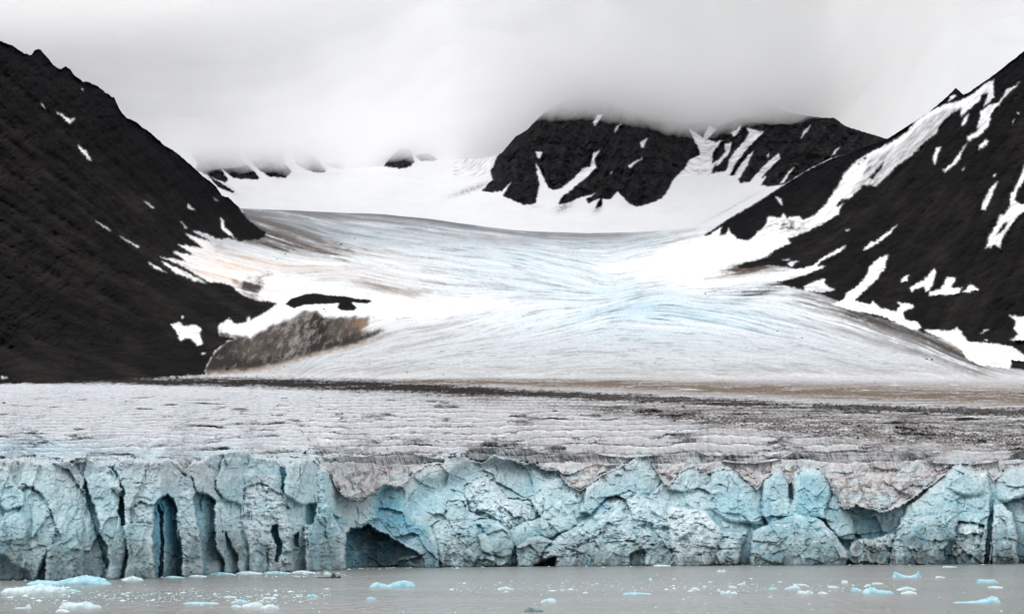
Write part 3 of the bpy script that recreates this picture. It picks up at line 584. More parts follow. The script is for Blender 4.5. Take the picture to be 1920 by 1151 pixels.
PX = np.broadcast_to(cols[None, :], PY.shape).copy()
D = samp(DF, PX, PY)
# waterline: the foot of the cliff stands in the water
d0 = itp(D0c, cols)[None, :]
hfr = np.clip((itp(WLc, cols)[None, :] - PY) / 200, 0, 1)
CT = [(-140, 866), (0, 868), (30, 862), (55, 865), (80, 872), (110, 866), (130, 861), (160, 858), (185, 872), (212, 872), (224, 861), (330, 864), (345, 886), (362, 870), (385, 862), (398, 852), (430, 845), (465, 846), (475, 857), (520, 862), (531, 874), (545, 862), (590, 862),
      (603, 876), (616, 880), (626, 905), (640, 925), (655, 938), (688, 935), (702, 925), (718, 912), (752, 912), (762, 903), (775, 888), (800, 872), (828, 870), (842, 856), (862, 852), (880, 866), (905, 868), (925, 858), (960, 862), (980, 872), (1000, 866), (1020, 880), (1045, 884), (1060, 905),
      (1087, 922), (1100, 912), (1128, 892), (1160, 880), (1190, 862), (1215, 858), (1228, 880), (1245, 908), (1255, 910), (1275, 885), (1300, 873), (1312, 890), (1330, 886), (1345, 880), (1365, 878), (1390, 895), (1420, 918), (1432, 900), (1450, 884), (1465, 882), (1480, 908), (1490, 886),
      (1510, 877), (1540, 884), (1556, 905), (1563, 928), (1568, 915), (1575, 950), (1590, 958), (1605, 946), (1630, 955), (1655, 962), (1685, 950), (1700, 942), (1722, 925), (1750, 905), (1780, 885), (1800, 868), (1816, 872), (1830, 885), (1850, 884), (1862, 902), (1880, 886), (1900, 878), (1990, 876)]
ct = (itp(CT, cols) + 3.2 * fbm(cols / 11, cols * 0 + 2.2, 421, 4, .6) + 2.0 * (noise(cols / 3.5, cols * 0 + 7, 422)))[None, :]
cl = ss(-6, 22, PY - ct)
Dcl = d0 + (26 + 44 * ss(600, 800, PX)) * hfr ** 1.2
D = np.where(PY < ct, np.maximum(D, Dcl + 9 + 7 * ss(700, 800, PX)), D)
cl = ss(-4, 3, PY - ct)
D = D * (1 - cl) + Dcl * cl
rel = samp(REL, PX, PY) * ss(-4, 4, PY - ct)
foot = ss(0, 14, itp(WLc, cols)[None, :] - PY)
rk = samp(M_rock, PX, PY); side = (PX > 900)
# --- rock relief (metres along the view)
mount = np.maximum(1 - ss(300, 560, PX), ss(1340, 1480, PX)) * (1 - ss(690, 716, PY))
lr = samp(LR, PX, PY); lr2 = samp(LR2, PX, PY)
hang_m = samp(blur(M_snow, 1.5), PX, PY)
crag = fbm(PX / 40 + PY / 70, PY / 40, 501, 5, .58, True) * (16 + 14 * np.exp(-np.clip(PY - ytop[None, :], 0, 400) / 60)) + fbm(PX / 9, PY / 9, 502, 3, .6) * 4
drk = rk * mount * (lr * .7 + lr2 * 5 + crag)
snow_lift = np.clip(samp(blur(M_snow, 3), PX, PY), 0, 1) * ss(1350, 1450, PX) * 6.0
dtongue = samp(LB, PX, PY) * 1.0 * (1 - rk) * (1 - ss(680, 715, PY))
dcl = samp(M_dcl, PX, PY) * (samp(LR, PX, PY) * 0 + (fbm(PX / 14, PY / 30, 511, 4, .6, True) * 7 + 0))
# crevassed lower glacier: terraces of fluted ice faces, stepping back up the glacier
xp_ = np.clip((PX - 250) / 650, 0, 1)
yy_ = PY + 11 * fbm(PX / 210, PY / 60, 601, 4, .55) * ss(725, 790, PY) + (PX - 960) * .006 + 2.2 * fbm(PX / 26, PY / 40, 604, 3, .6) * ss(725, 850, PY)
tbl_y = np.arange(680, 960, 1.0); q_ = np.clip((tbl_y - 722) / 140, 0, 1.3)
phA = np.cumsum(1 / (2.6 + 6.5 * q_ ** 1.2)); phB = np.cumsum(1 / (2.6 + 16 * q_ ** 1.3))
pA = np.interp(yy_, tbl_y, phA); pB = np.interp(yy_, tbl_y, phB)
isB = xp_ + .25 * fbm(PX / 80, PY / 40, 605, 2) > .5
ph = np.where(isB, pB, pA) + .30 * fbm(PX / 55, PY / 18, 612, 3, .6) + .08 * fbm(PX / 8, PY / 14, 613, 2); prow = np.where(isB, np.interp(PY, tbl_y, 2.6 + 16 * q_ ** 1.3), np.interp(PY, tbl_y, 2.6 + 6.5 * q_ ** 1.2))
row = np.floor(ph); fr = 1 - (ph - row)            # 0 at the foot of a face, 1 at its crest
rgt = ss(700, 860, PX)
low = ss(722, 750, PY) * (1 - ss(-5, 2, PY - ct))
lowfade = ss(700, 800, PY)
deep = ss(862, 884, PY + 8 * noise(PX / 30, PY / 30, 431))
mpp = np.clip(-np.gradient(D, axis=0) / np.maximum(np.gradient(PY, axis=0), 1e-3), .15, 12)
rowA = np.clip(.7 + 1.1 * fbm(PX / 110, row * 3.7, 606, 3), .15, 1.15)
flt = noise(PX / 2.8 + fr * prow * .12, row * 5.3 + fr * .8, 607) + .7 * noise(PX / 7.5 + fr * prow * .05, row * 5.3 + 9 + fr, 608)
lump = fbm(PX / 13, PY / 7, 609, 4, .55, True)
terr = low * (-(fr - .5) * prow * mpp * .86 * rowA + flt * .13 * prow * (1 - .5 * fr) - lump * .07 * prow * mpp * .6)
terr = terr * (1 - .45 * deep)
terr = terr + low * deep * samp(DETf, PX, PY) * 1.3
dist_m = D + rel + terr + drk * ss(0, 6, PY - ytop[None, :]) - snow_lift + dtongue + dcl
X, Zz = unproj(PX, PY, dist_m)
pk_i, pk_dx, _, pk_e = cells(cols / 23.0 + .25 * noise(cols / 9, cols * 0, 411), cols * 0 + .37, 412)
pk_j, pk_dx2, _, _ = cells(cols / 9.0, cols * 0 + .37, 415)
peak = (pk_i ** 1.5) * (1 - 1.1 * np.abs(pk_dx + .3 * (pk_i - .5))) * 6.0 + pk_j * 1.6 * (1 - np.abs(pk_dx2)) - 1.2
peak = peak * .22
Zz = Zz + peak[None, :] * np.exp(-np.where(PY < ct, (PY - ct) / 4.5, (PY - ct) / 22) ** 2)
Y = dist_m.copy()
# the cliff foot keeps standing on the water: scale heights so that z(foot)=0 exactly there
dzf = ss(880, 1060, PY)
Zf = np.where(PY > 900, Zz, Zz)
below = PY > itp(WLc, cols)[None, :]
Zz = np.where(PY > 880, Zz * 1.0, Zz)
last_h = np.clip((PY - itp(WLc, cols)[None, :] + 12) / 12, 0, 1)
Zz = Zz - last_h * np.clip(Zz, 0, 6) * 1.0 - (PY > itp(WLc, cols)[None, :]) * 2.0
zc = low * (fbm(X / 26, Y / 16, 622, 3, .5, True) * (.2 + .5 * lowfade ** 2))
mor = ss(700, 712, PY) * (1 - ss(735, 765, PY))
zc = zc * (1 - .6 * mor) + mor * fbm(X / 22, Y / 18, 631, 3, .5) * .9
Zz = Zz + zc

# --- colours
def col(*c): return np.array(c, float)
def mixc(C, c, m): return C * (1 - m[..., None]) + np.asarray(c) * m[..., None]
lf_ = samp(LF, PX, PY); lb_ = samp(LB, PX, PY)
n1 = fbm(PX / 60, PY / 25, 701, 4); n2 = fbm(PX / 12, PY / 6, 702, 4)
C = np.zeros(PX.shape + (3,)); C[:] = (.68, .70, .715)
tong = 1 - ss(690, 716, PY)
cen = np.exp(-(((PX - 1190) / 260) ** 2 + ((PY - 570) / 75) ** 2)) + .7 * np.exp(-(((PX - 1000) / 260) ** 2 + ((PY - 480) / 40) ** 2)) + .5 * np.exp(-(((PX - 1350) / 220) ** 2 + ((PY - 610) / 40) ** 2))
C = mixc(C, (.50, .645, .72), np.clip(cen * (.55 + .5 * n1 + .2 * lb_), 0, 1) * tong)
upper = (1 - ss(440, 500, PY)) * (1 - ss(1150, 1350, PX)) * tong
C = mixc(C, (.38, .43, .47), np.clip(upper * (.75 + .4 * n1 + .12 * lb_), 0, 1))
crest = (np.exp(-((PY - ytop[None, :] - 4) / 7) ** 2)) * (1 - ss(1100, 1250, PX)) * ss(440, 470, PX)
C = mixc(C, (.17, .17, .18), np.clip(crest * (.8 + .25 * lb_), 0, 1) * .8)
crnr = np.exp(-(((PX - 470) / 110) ** 2 + ((PY - 415 - (PX - 470) * .28) / 22) ** 2))
C = mixc(C, (.10, .09, .085), np.clip(crnr * (.55 + .38 * lb_ + .12 * lf_), 0, 1) * (1 - rk))
bank = samp(M_bank, PX, PY)
C = mixc(C, (.93, .93, .93), np.clip(bank * (1.0 + .25 * lb_), 0, 1) * .9)
pink = np.exp(-(((PX - 440) / 90) ** 2 + ((PY - 505) / 32) ** 2)) * np.clip(.5 + .3 * lb_ + .3 * n1, 0, 1)
C = mixc(C, (.82, .62, .50), np.clip(pink, 0, 1) * .75)
# dark flow lines
fl = np.clip((lf_ - .55) * .6, 0, 1) * tong * np.clip(.75 + n1 * .9, .25, 1.3)
C = C * (1 - .06 * np.clip(lf_, -2, 2) * tong)[..., None]
C = mixc(C, (.17, .17, .18), fl * (.5 + .35 * ss(560, 690, PY)) * (1 - bank * .7))
lh = samp(LH, PX, PY)
C = mixc(C, (.13, .13, .14), np.clip(lh * .34 - .36, 0, 1) * tong * (.75 - .35 * bank) * np.clip(.7 + n1, .2, 1.2))
C = C * (1 - .16 * fbm(PX / 2.4, PY / 1.6, 791, 2)[..., None] * tong[..., None])
fl2 = np.clip((-lb_ - .6) * .5, 0, 1) * tong * .4 * (1 - ss(580, 660, PY) * .6)
C = mixc(C, (.80, .84, .86), fl2 * .5)
ice_fl = np.clip((lb_ - .8) * .4, 0, 1) * tong
C = mixc(C, (.27, .28, .30), ice_fl * .3 * (1 - bank))
C = mixc(C, (.44, .47, .50), ss(590, 660, PY) * tong * .6 * (1 - bank))
fl3 = np.clip(noise(PX / 26 + 3 * n1, PY / 1.8 + PX * .02, 777) * 2.2 - .7, 0, 1) * ss(600, 680, PY) * tong
C = mixc(C, (.15, .15, .155), fl3 * .6)
C = mixc(C, (.34, .32, .30), ss(668, 706, PY) * .75 * tong * (.8 + .5 * n2 + .25 * lf_).clip(0, 1))
for (x, y, rx, ry, ro, st, cc) in [(520, 452, 70, 10, .35, .85, (.09, .075, .065)), (470, 440, 50, 10, .3, .9, (.06, .05, .045)), (700, 470, 120, 5, .2, .35, (.35, .28, .22)), (570, 500, 110, 8, .15, .3, (.55, .38, .28)), (1640, 640, 160, 8, .25, .4, (.25, .24, .24)), (1780, 672, 90, 5, .2, .6, (.16, .15, .14)), (800, 640, 130, 5, -.25, .35, (.3, .29, .28)), (600, 470, 90, 7, .33, .75, (.16, .14, .13)), (560, 440, 60, 6, .3, .7, (.14, .13, .12)), (440, 505, 110, 34, .35, .25, (.72, .55, .45)), (640, 500, 130, 30, .1, .18, (.8, .66, .56)),
                                   (722, 541, 70, 9, .22, .75, (.30, .26, .23)), (790, 560, 90, 9, .1, .3, (.5, .46, .43)), (620, 610, 90, 10, -.1, .3, (.5, .4, .33)), (840, 610, 120, 10, -.3, .4, (.42, .42, .42)),
                                   (1450, 540, 70, 8, -.3, .9, (.05, .05, .05)), (1405, 505, 60, 9, -.25, .9, (.07, .055, .045)), (1300, 520, 90, 7, -.1, .35, (.55, .45, .38)), (1585, 563, 50, 9, .25, .9, (.09, .07, .06)), (1480, 420, 26, 9, .2, 1.0, (.13, .10, .07)), (1350, 470, 24, 14, 0, .25, (.6, .58, .58)),
                                   (1690, 615, 90, 13, .42, .95, (.10, .095, .09)), (1620, 600, 90, 22, .35, .55, (.30, .29, .29)), (1760, 650, 90, 14, .5, .95, (.11, .10, .09)), (1700, 640, 130, 20, .3, .45, (.33, .32, .32)), (1800, 655, 60, 6, .6, .5, (.5, .35, .25)),
                                   (700, 425, 240, 7, .07, .5, (.33, .33, .34)), (900, 445, 200, 4, .12, .5, (.38, .36, .37)), (1150, 446, 120, 3, 0, .4, (.4, .38, .39)), (1190, 580, 70, 4, -.7, .35, (.45, .6, .7))]:
    c_, s_ = math.cos(ro), math.sin(ro)
    u = ((PX - x) * c_ + (PY - y) * s_) / rx; v = (-(PX - x) * s_ + (PY - y) * c_) / ry
    g = np.exp(-(u * u + v * v)) * 1.5
    C = mixc(C, cc, np.clip(g * (.65 + .26 * lb_ + .16 * lf_) * st, 0, 1) * (1 - rk * .0))
for pts, wd, cc, st in [([(1495, 560), (1560, 574), (1620, 604), (1690, 632), (1760, 662), (1830, 690)], 15, (.20, .195, .19), .9), ([(1590, 588), (1650, 606), (1720, 628), (1780, 656), (1835, 684)], 7, (.06, .055, .05), .95),
                        ([(455, 400), (520, 425), (600, 452), (660, 474)], 7, (.16, .14, .13), .8), ([(470, 430), (530, 450), (600, 474), (650, 488)], 6, (.09, .07, .06), .9), ([(455, 447), (500, 458), (540, 470)], 5, (.07, .055, .05), .9),
                        ([(455, 396), (560, 402), (680, 412), (820, 428)], 7, (.24, .24, .25), .7), ([(440, 528), (462, 548), (480, 560)], 6, (.16, .10, .07), .7), ([(1330, 545), (1400, 548), (1450, 538), (1500, 534)], 4, (.05, .045, .045), .9)]:
    g = samp(blur(line(pts, wd), wd * .6), PX + 3 * n2, PY + 2.5 * n2)
    C = mixc(C, cc, np.clip(g * 1.5 * (.65 + .25 * lb_ + .22 * lf_ + .5 * n2), 0, 1) * st)
C = mixc(C, (.06, .053, .05), samp(M_cres, PX, PY) * np.clip(.75 + .35 * lb_ + n2 * .7, 0, 1))
dc = samp(M_dcl, PX, PY)
dcn = fbm((PX + (PY - 640) * .5) / 13, (PY - PX * .2) / 20, 711, 5, .68)
C = mixc(C, (.095, .078, .066), dc * .97)
C = mixc(C, (.03, .027, .025), dc * np.clip(.35 + 1.1 * dcn + .8 * np.exp(-((PX - 598) / 14) ** 2) + .8 * (1 - ss(390, 480, PX)) + .7 * (1 - ss(6, 26, itp([(380, 700), (473, 694), (528, 683), (601, 662), (656, 650), (720, 630), (800, 605)], PX) - PY)), 0, 1))
C = mixc(C, (.33, .31, .29), dc * np.clip(-1.6 * dcn - .2 + .55 * np.exp(-((PX - 560) / 38) ** 2), 0, 1) * .7)
C = C * (1 - .25 * np.clip(fbm(PX / 3.5, PY / 3.5, 713, 3, .7), -.6, 1) * dc)[..., None]
C = mixc(C, (.28, .18, .11), dc * np.exp(-(((PX - 690) / 30) ** 2 + ((PY - 607) / 12) ** 2)) * .8)
footline = np.exp(-((PY - itp([(380, 700), (473, 694), (528, 683), (601, 662), (656, 650), (720, 630), (800, 605)], PX)) / 5) ** 2) * ss(370, 400, PX) * (1 - ss(700, 790, PX))
C = mixc(C, (.30, .22, .17), footline * np.clip(.7 + n2, 0, 1) * .8)
C = mixc(C, (.93, .93, .94), np.clip(samp(M_sl, PX, PY) * 1.3, 0, 1))
# hanging glacier on the right: bright snow above, grey striped ice below
sn = samp(M_snow, PX, PY)
C = mixc(C, (.93, .93, .94), sn)
hg = samp(blur(poly(z7([(130, 810), (100, 820), (110, 780), (150, 740), (180, 690), (195, 640), (250, 605), (330, 565), (420, 500), (470, 430), (560, 385), (640, 360), (720, 350), (640, 390), (560, 495), (420, 620), (300, 720), (240, 778), (170, 772)])), 1.5), PX, PY)
hgn = fbm((PX + PY * .8) / 7, (PY - PX * .7) / 40, 721, 4, .6)
C = mixc(C, (.50, .50, .51), hg * sn * np.clip(.85 + .6 * hgn, 0, 1))
C = mixc(C, (.16, .15, .14), hg * sn * np.clip(1.5 * hgn - .15 + .6 * np.exp(-(((PX - 1632) / 16) ** 2 + ((PY - 325) / 22) ** 2)), 0, 1) * .8)
sdirt = np.exp(-(((PX - 1480) / 28) ** 2 + ((PY - 424) / 11) ** 2))
C = mixc(C, (.10, .08, .065), np.clip(sdirt * 1.2 * (.55 + 1.6 * n2), 0, 1))
rdirt = np.exp(-(((PX - 1408) / 50) ** 2 + ((PY - 499 + (PX - 1408) * .18) / 9) ** 2))
C = mixc(C, (.07, .055, .05), np.clip(rdirt * 1.5 * (.4 + 1.8 * n2 + .2 * lf_), 0, 1))
clm0 = ss(-20, 8, PY - ct)
# moraine and dirty bands on the lower glacier
lw = ss(700, 722, PY)
dirty = fbm(X / 40, Y / 25, 731, 4)
C = mixc(C, (.43, .415, .42), lw)
C = mixc(C, (.53, .55, .58), lw * (1 - ss(500, 1000, PX + n1 * 80)))
leftblue = lw * (1 - ss(250, 640, PX)) * ss(745, 800, PY)
C = mixc(C, (.47, .49, .52), leftblue * .8)
bl_l = np.exp(-((PY - 838) / 17) ** 2) * (1 - ss(40, 260, PX)) + .7 * np.exp(-((PY - 850) / 14) ** 2) * (1 - ss(200, 560, PX))
C = mixc(C, (.28, .47, .55), np.clip(bl_l * (.9 + .7 * n1), 0, 1))
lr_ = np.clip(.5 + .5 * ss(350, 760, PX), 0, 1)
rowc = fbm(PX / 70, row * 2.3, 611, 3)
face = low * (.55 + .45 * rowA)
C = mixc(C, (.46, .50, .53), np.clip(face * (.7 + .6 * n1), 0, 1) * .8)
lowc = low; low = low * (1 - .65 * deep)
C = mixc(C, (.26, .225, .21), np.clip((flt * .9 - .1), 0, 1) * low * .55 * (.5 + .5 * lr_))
C = mixc(C, (.30, .265, .25), np.clip(.8 * dirty + .5 * n2 + .15 * rowc - .1, 0, 1) * low * lr_ * .75)
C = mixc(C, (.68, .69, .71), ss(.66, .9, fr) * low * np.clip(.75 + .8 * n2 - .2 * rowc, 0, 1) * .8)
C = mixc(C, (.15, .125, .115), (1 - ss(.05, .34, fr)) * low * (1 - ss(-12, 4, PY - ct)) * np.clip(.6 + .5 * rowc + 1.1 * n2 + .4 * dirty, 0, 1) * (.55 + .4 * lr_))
low = lowc
C = mixc(C, (.62, .59, .585), deep * low * np.clip(.85 + .4 * n1, 0, 1) * .85)
C = mixc(C, (.42, .60, .65), np.maximum(deep * np.clip(.15 + 1.5 * n1, 0, 1), np.exp(-np.clip(ct - PY, 0, 200) / 12) * np.clip(.35 + 1.3 * n1 + .5 * n2, 0, 1)) * lowc * .8)
C = mixc(C, (.10, .075, .065), deep * low * np.clip(1 - np.abs(fbm((PX + PY * .6) / 34, PY / 40, 776, 3, .55)) * 9, 0, 1) * .6)
spk = np.clip((fbm(PX / 7, PY / 3, 741, 4, .7) - .12) * 3.2, 0, 1)
C = mixc(C, (.13, .11, .10), spk * low * (.2 + .25 * ss(400, 800, PX)))
hl = fbm(PX / 22, PY / 2.0, 771, 4, .65) * .8 + .5 * fbm(PX / 6, PY / 2.2, 772, 3, .65)
C = mixc(C, (.15, .13, .125), np.clip(hl * 2.2 - .25, 0, 1) * lw * (1 - clm0) * .8 * (1 - .75 * low))
hw_ = np.clip(fbm(PX / 26, PY / 2.6, 773, 4, .6) * 2 - .5, 0, 1)
C = mixc(C, (.66, .68, .70), hw_ * lw * (1 - clm0) * .55 * (1 - .6 * low))
# dark moraine lines
ymo = itp([(-140, 715), (240, 714), (480, 717), (700, 724), (860, 731), (1000, 738), (1200, 747), (1500, 762), (1700, 768), (1990, 776)], PX)
hw = itp([(-140, 3), (150, 5), (300, 7), (600, 10), (800, 10), (1000, 6.5), (1200, 6.5), (1500, 5), (1990, 7)], PX)
mn = fbm(PX / 120, PY / 4.0, 751, 5, .6) + .6 * fbm(PX / 7, PY / 2, 752, 3, .6)
m1 = np.exp(-((PY - ymo) / hw) ** 2) * (1.05 + .75 * mn)
y2 = itp([(600, 712), (900, 715), (1200, 722), (1500, 733), (1990, 748)], PX)
m2 = np.exp(-((PY - y2) / itp([(600, 2), (900, 6), (1200, 11), (1500, 15), (1990, 18)], PX)) ** 2) * (.8 + .9 * mn) * ss(560, 860, PX)
m5 = np.exp(-((PY - ymo - 15 + 10 * (1 - ss(700, 1000, PX))) / 13) ** 2) * np.clip(.25 + 1.0 * mn + .9 * fbm(PX / 6, PY / 2.2, 753, 3, .7), 0, 1.2) * ss(600, 820, PX)
C = mixc(C, (.08, .068, .062), np.clip(m5 * 1.25, 0, 1) * .85)
y3 = itp([(1050, 762), (1300, 782), (1500, 800), (1700, 815), (1990, 828)], PX)
m3 = np.exp(-((PY - y3) / itp([(1050, 6), (1300, 14), (1600, 22), (1990, 24)], PX)) ** 2) * (.6 + 1.2 * fbm(PX / 40, PY / 8, 761, 5, .65) + 1.3 * fbm(PX / 5, PY / 2.5, 762, 3, .65)) * ss(1000, 1200, PX)
y4 = itp([(1200, 764), (1990, 800)], PX)
m4 = np.exp(-((PY - y4) / 12) ** 2) * (.4 + 1.4 * mn) * ss(1000, 1400, PX)
C = mixc(C, (.15, .115, .085), np.clip(m2 * 1.25, 0, 1) * .95)
C = mixc(C, (.026, .022, .020), np.clip(m1 * 1.4 - .1 + (.35 + .5 * ss(900, 1200, PX)) * (n2 + .8 * mn) * (m1 > .08), 0, 1) * (1 - .12 * ss(900, 1300, PX)))
C = mixc(C, (.085, .07, .062), np.clip(m3 * 1.35, 0, 1) * .9)
C = mixc(C, (.11, .09, .08), np.clip(m4 * 1.0, 0, 1) * .9)
wln = np.clip(noise(PX / 55, PY / 1.7, 775) * 3 - 1.5, 0, 1) * ss(850, 1100, PX) * ss(712, 724, PY) * (1 - ss(758, 775, PY))
C = mixc(C, (.75, .75, .75), wln * .8)
MOR = np.clip(m1 * 1.35, 0, 1)
# cliff colours
bl = np.clip(samp(blur(BL, 2), PX, PY), -.4, 1); di = samp(blur(DI, 2), PX, PY); ru = samp(blur(RU, 2), PX, PY)
ib_ = np.zeros((RH, RW), np.float32); ib_[sl] = lf * ia + (1 - lf) * ib; ic_ = np.zeros((RH, RW), np.float32); ic_[sl] = np.where(im1 > .45, im1, im2)
ib_ = samp(ib_, PX, PY); ic_ = samp(ic_, PX, PY)
nb = fbm(PX / 45, PY / 45, 801, 4); nv = fbm(PX / 10, PY / 40, 802, 4, .6); nf = fbm(PX / 5, PY / 5, 803, 3, .7)
nL = fbm(PX / 110, PY / 90, 805, 3)
CC = np.zeros_like(C); CC[:] = (.50, .66, .695)
CC = mixc(CC, (.21, .43, .50), np.clip(bl * .9 + nb * .8 + nL * .5 + (ic_ - .6) * .9 * np.clip(ru + .3 * ss(650, 800, PX), 0, 1) + .15, 0, 1))
CC = mixc(CC, (.075, .30, .46), np.clip((bl - .6) * 2.0 + nb * .4, 0, 1) * .85)
CC = mixc(CC, (.76, .83, .86), np.clip(ru * .6 + nf * .6 + nb * .4 - .2 + (ic_ - .5) * .3 - bl * .35, 0, 1) * .75)
pk = np.clip(1 - ss(880, 960, PY) + nb * .8, 0, 1) * .5
CC = mixc(CC, (.47, .43, .44), pk * np.clip(.75 - bl, 0, 1))
CC = mixc(CC, (.19, .17, .15), np.clip(di * .9 + nv * 1.1 - .36 + .30 * ss(1010, 1058, PY), 0, 1) * .75)
CC = mixc(CC, (.08, .07, .062), np.clip(di * .7 + nf * .9 + nb * .7 - .55, 0, 1) * .8)
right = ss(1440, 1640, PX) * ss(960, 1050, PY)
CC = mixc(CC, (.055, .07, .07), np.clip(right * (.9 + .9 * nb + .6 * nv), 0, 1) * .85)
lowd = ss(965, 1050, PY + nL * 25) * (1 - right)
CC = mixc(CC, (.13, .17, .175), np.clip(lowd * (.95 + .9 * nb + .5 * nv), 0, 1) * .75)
topm = np.exp(-np.clip(PY - ct, 0, 200) / 13) * np.clip(.55 + .9 * nb + .7 * nf, 0, 1)
CC = mixc(CC, (.62, .62, .63), topm * .75)
CC = mixc(CC, (.18, .14, .125), topm * np.clip(1.6 * nf + .8 * nv - .35, 0, 1) * .8)
CC = CC * (1 + .30 * fbm(PX / 4.2, PY / 4.6, 811, 3, .7) + .22 * nL)[..., None]
CC = mixc(CC, (.10, .34, .48), np.clip(fbm(PX / 26, PY / 44, 812, 4, .6) * 2.6 - .75 + .5 * bl, 0, 1) * .7)
CC = mixc(CC, (.84, .90, .92), np.clip(fbm(PX / 20, PY / 16, 813, 5, .65) * 2.6 - .6 + .5 * ru, 0, 1) * .6 * (1 - ss(1010, 1050, PY) * .6))
cav = samp(CAV, PX, PY)  # relief-driven tint: paler on raised rims, bluer and darker in hollows
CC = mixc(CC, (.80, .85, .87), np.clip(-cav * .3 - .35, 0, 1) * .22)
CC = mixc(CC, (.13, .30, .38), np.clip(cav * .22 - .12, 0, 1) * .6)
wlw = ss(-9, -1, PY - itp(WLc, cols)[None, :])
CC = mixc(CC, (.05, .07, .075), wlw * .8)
ck = samp(CK, PX, PY)
CC = mixc(CC, (.05, .12, .16), np.clip(ck, 0, 1) * .6)
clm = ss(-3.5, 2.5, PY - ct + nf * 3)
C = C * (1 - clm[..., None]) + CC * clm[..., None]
# rock
rn = fbm(PX / 90, PY / 60, 901, 4); rf = fbm(PX / 6, PY / 6, 902, 4, .7)
RC = np.zeros_like(C); RC[:] = (.0110, .0101, .0106)
RC = mixc(RC, (.019, .0165, .0145), np.clip(.15 + .9 * rn + .10 * lr2, 0, 1))
RC = mixc(RC, (.008, .0085, .0105), np.clip(-.1 - .9 * rn + .2 * lr, 0, 1) * .8)
RC = mixc(RC, (.036, .032, .028), np.clip(rf * 1.6 - .65, 0, 1) * .8)
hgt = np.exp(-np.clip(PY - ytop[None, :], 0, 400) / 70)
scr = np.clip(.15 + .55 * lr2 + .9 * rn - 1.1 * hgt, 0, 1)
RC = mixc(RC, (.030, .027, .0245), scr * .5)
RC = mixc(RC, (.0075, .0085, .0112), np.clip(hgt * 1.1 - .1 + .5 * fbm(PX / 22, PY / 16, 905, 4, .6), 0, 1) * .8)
RC = mixc(RC, (.06, .055, .05), np.clip(fbm(PX / 2.6, PY / 2.6, 906, 2) * 2.4 - 1.0, 0, 1) * .7)
RC = RC * (.86 + .035 * np.clip(lr, -2.5, 2.5))[..., None]
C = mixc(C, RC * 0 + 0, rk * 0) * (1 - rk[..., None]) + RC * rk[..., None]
C = C * (1 - .55 * samp(ridges, PX, PY))[..., None]
C = np.clip(C, .004, .96)

# back-side rows behind the skyline
nb_rows = 7
ex = []
for k in range(nb_rows, 0, -1):
    s = (k / nb_rows) ** 1.6
    dd = s * (700 * rockcol + 350 * (1 - rockcol)); dz = -s * (520 * rockcol + 30 * (1 - rockcol)) + rockcol * fbm(cols / 30, cols * 0 + k * 3.1, 951, 3) * 14 * s
    ex.append((X[0] * (1 + dd / Y[0]), Y[0] + dd, Zz[0] + dz))
VX = np.vstack([np.array([e[0] for e in ex]), X]); VY = np.vstack([np.array([e[1] for e in ex]), Y]); VZ = np.vstack([np.array([e[2] for e in ex]), Zz])
VC = np.concatenate([np.repeat(C[:1], nb_rows, 0), C], 0)
pad = lambda A: np.vstack([np.repeat(A[:1], nb_rows, 0), A])
PXp, PYp, RKp, MOp = pad(PX), pad(PY), pad(rk), pad(MOR)

def link_mesh(name, V, Fq, cols_, material, kind='structure', smooth=True):
    used = np.zeros(len(V), bool); used[Fq.ravel()] = True
    remap = np.cumsum(used) - 1; V = V[used]; cols_ = cols_[used]; Fq = remap[Fq]
    me = bpy.data.meshes.new(name)
    me.vertices.add(len(V)); me.vertices.foreach_set('co', V.astype(np.float32).ravel())
    me.loops.add(Fq.size); me.loops.foreach_set('vertex_index', Fq.astype(np.int32).ravel())
    k = Fq.shape[1]
    me.polygons.add(len(Fq)); me.polygons.foreach_set('loop_start', np.arange(0, Fq.size, k, dtype=np.int32))
    me.polygons.foreach_set('use_smooth', np.full(len(Fq), smooth))
    me.update(calc_edges=True)
    ca = me.color_attributes.new('Col', 'FLOAT_COLOR', 'POINT')
    ca.data.foreach_set('color', np.concatenate([cols_, np.ones((len(V), 1))], 1).astype(np.float32).ravel())
    me.materials.append(material)
    o = bpy.data.objects.new(name, me); SC.collection.objects.link(o)
    if kind: o['kind'] = kind
    return o

def quads(nr, nc):
    i = np.arange(nr * nc).reshape(nr, nc)
    return np.stack([i[:-1, :-1], i[1:, :-1], i[1:, 1:], i[:-1, 1:]], -1).reshape(-1, 4)

nr, nc = VX.shape
Q = quads(nr, nc)
V = np.stack([VX, VY, VZ], -1).reshape(-1, 3); VCf = VC.reshape(-1, 3)
fx = PXp.ravel()[Q[:, 0]]; fy = PYp.ravel()[Q[:, 0]]
# which body a face belongs to
M_body = np.zeros((RH, RW), np.float32)
poly(rockL, M_body, 1.0); poly(rockR, M_body, 2.0)
bi = M_body[np.clip((fy - RY0).astype(int), 0, RH - 1), np.clip((fx - RX0).astype(int), 0, RW - 1)]
sky_rock = rockcol[np.tile(np.arange(nc - 1), nr - 1)] > .5
mo = MOp.ravel()[Q[:, 0]]
cliffm = fy > np.interp(fx, cols, ct[0])
is_l = (~cliffm) & (bi == 1); is_r = (~cliffm) & (bi == 2)
top = fy < (itp(skyL, fx) + 8)
is_l |= top & (fx < 450); is_r |= top & (fx > 1345)
is_m = (~cliffm) & ~is_l & ~is_r & (mo > .55) & (fy > 700) & (fy < 800)
is_g = (~cliffm) & ~is_l & ~is_r & ~is_m
NAMES = []
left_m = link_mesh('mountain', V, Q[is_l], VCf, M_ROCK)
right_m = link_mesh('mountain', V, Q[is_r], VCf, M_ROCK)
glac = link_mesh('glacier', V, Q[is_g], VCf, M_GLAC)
mora = link_mesh('moraine', V, Q[is_m], VCf, M_GLAC)
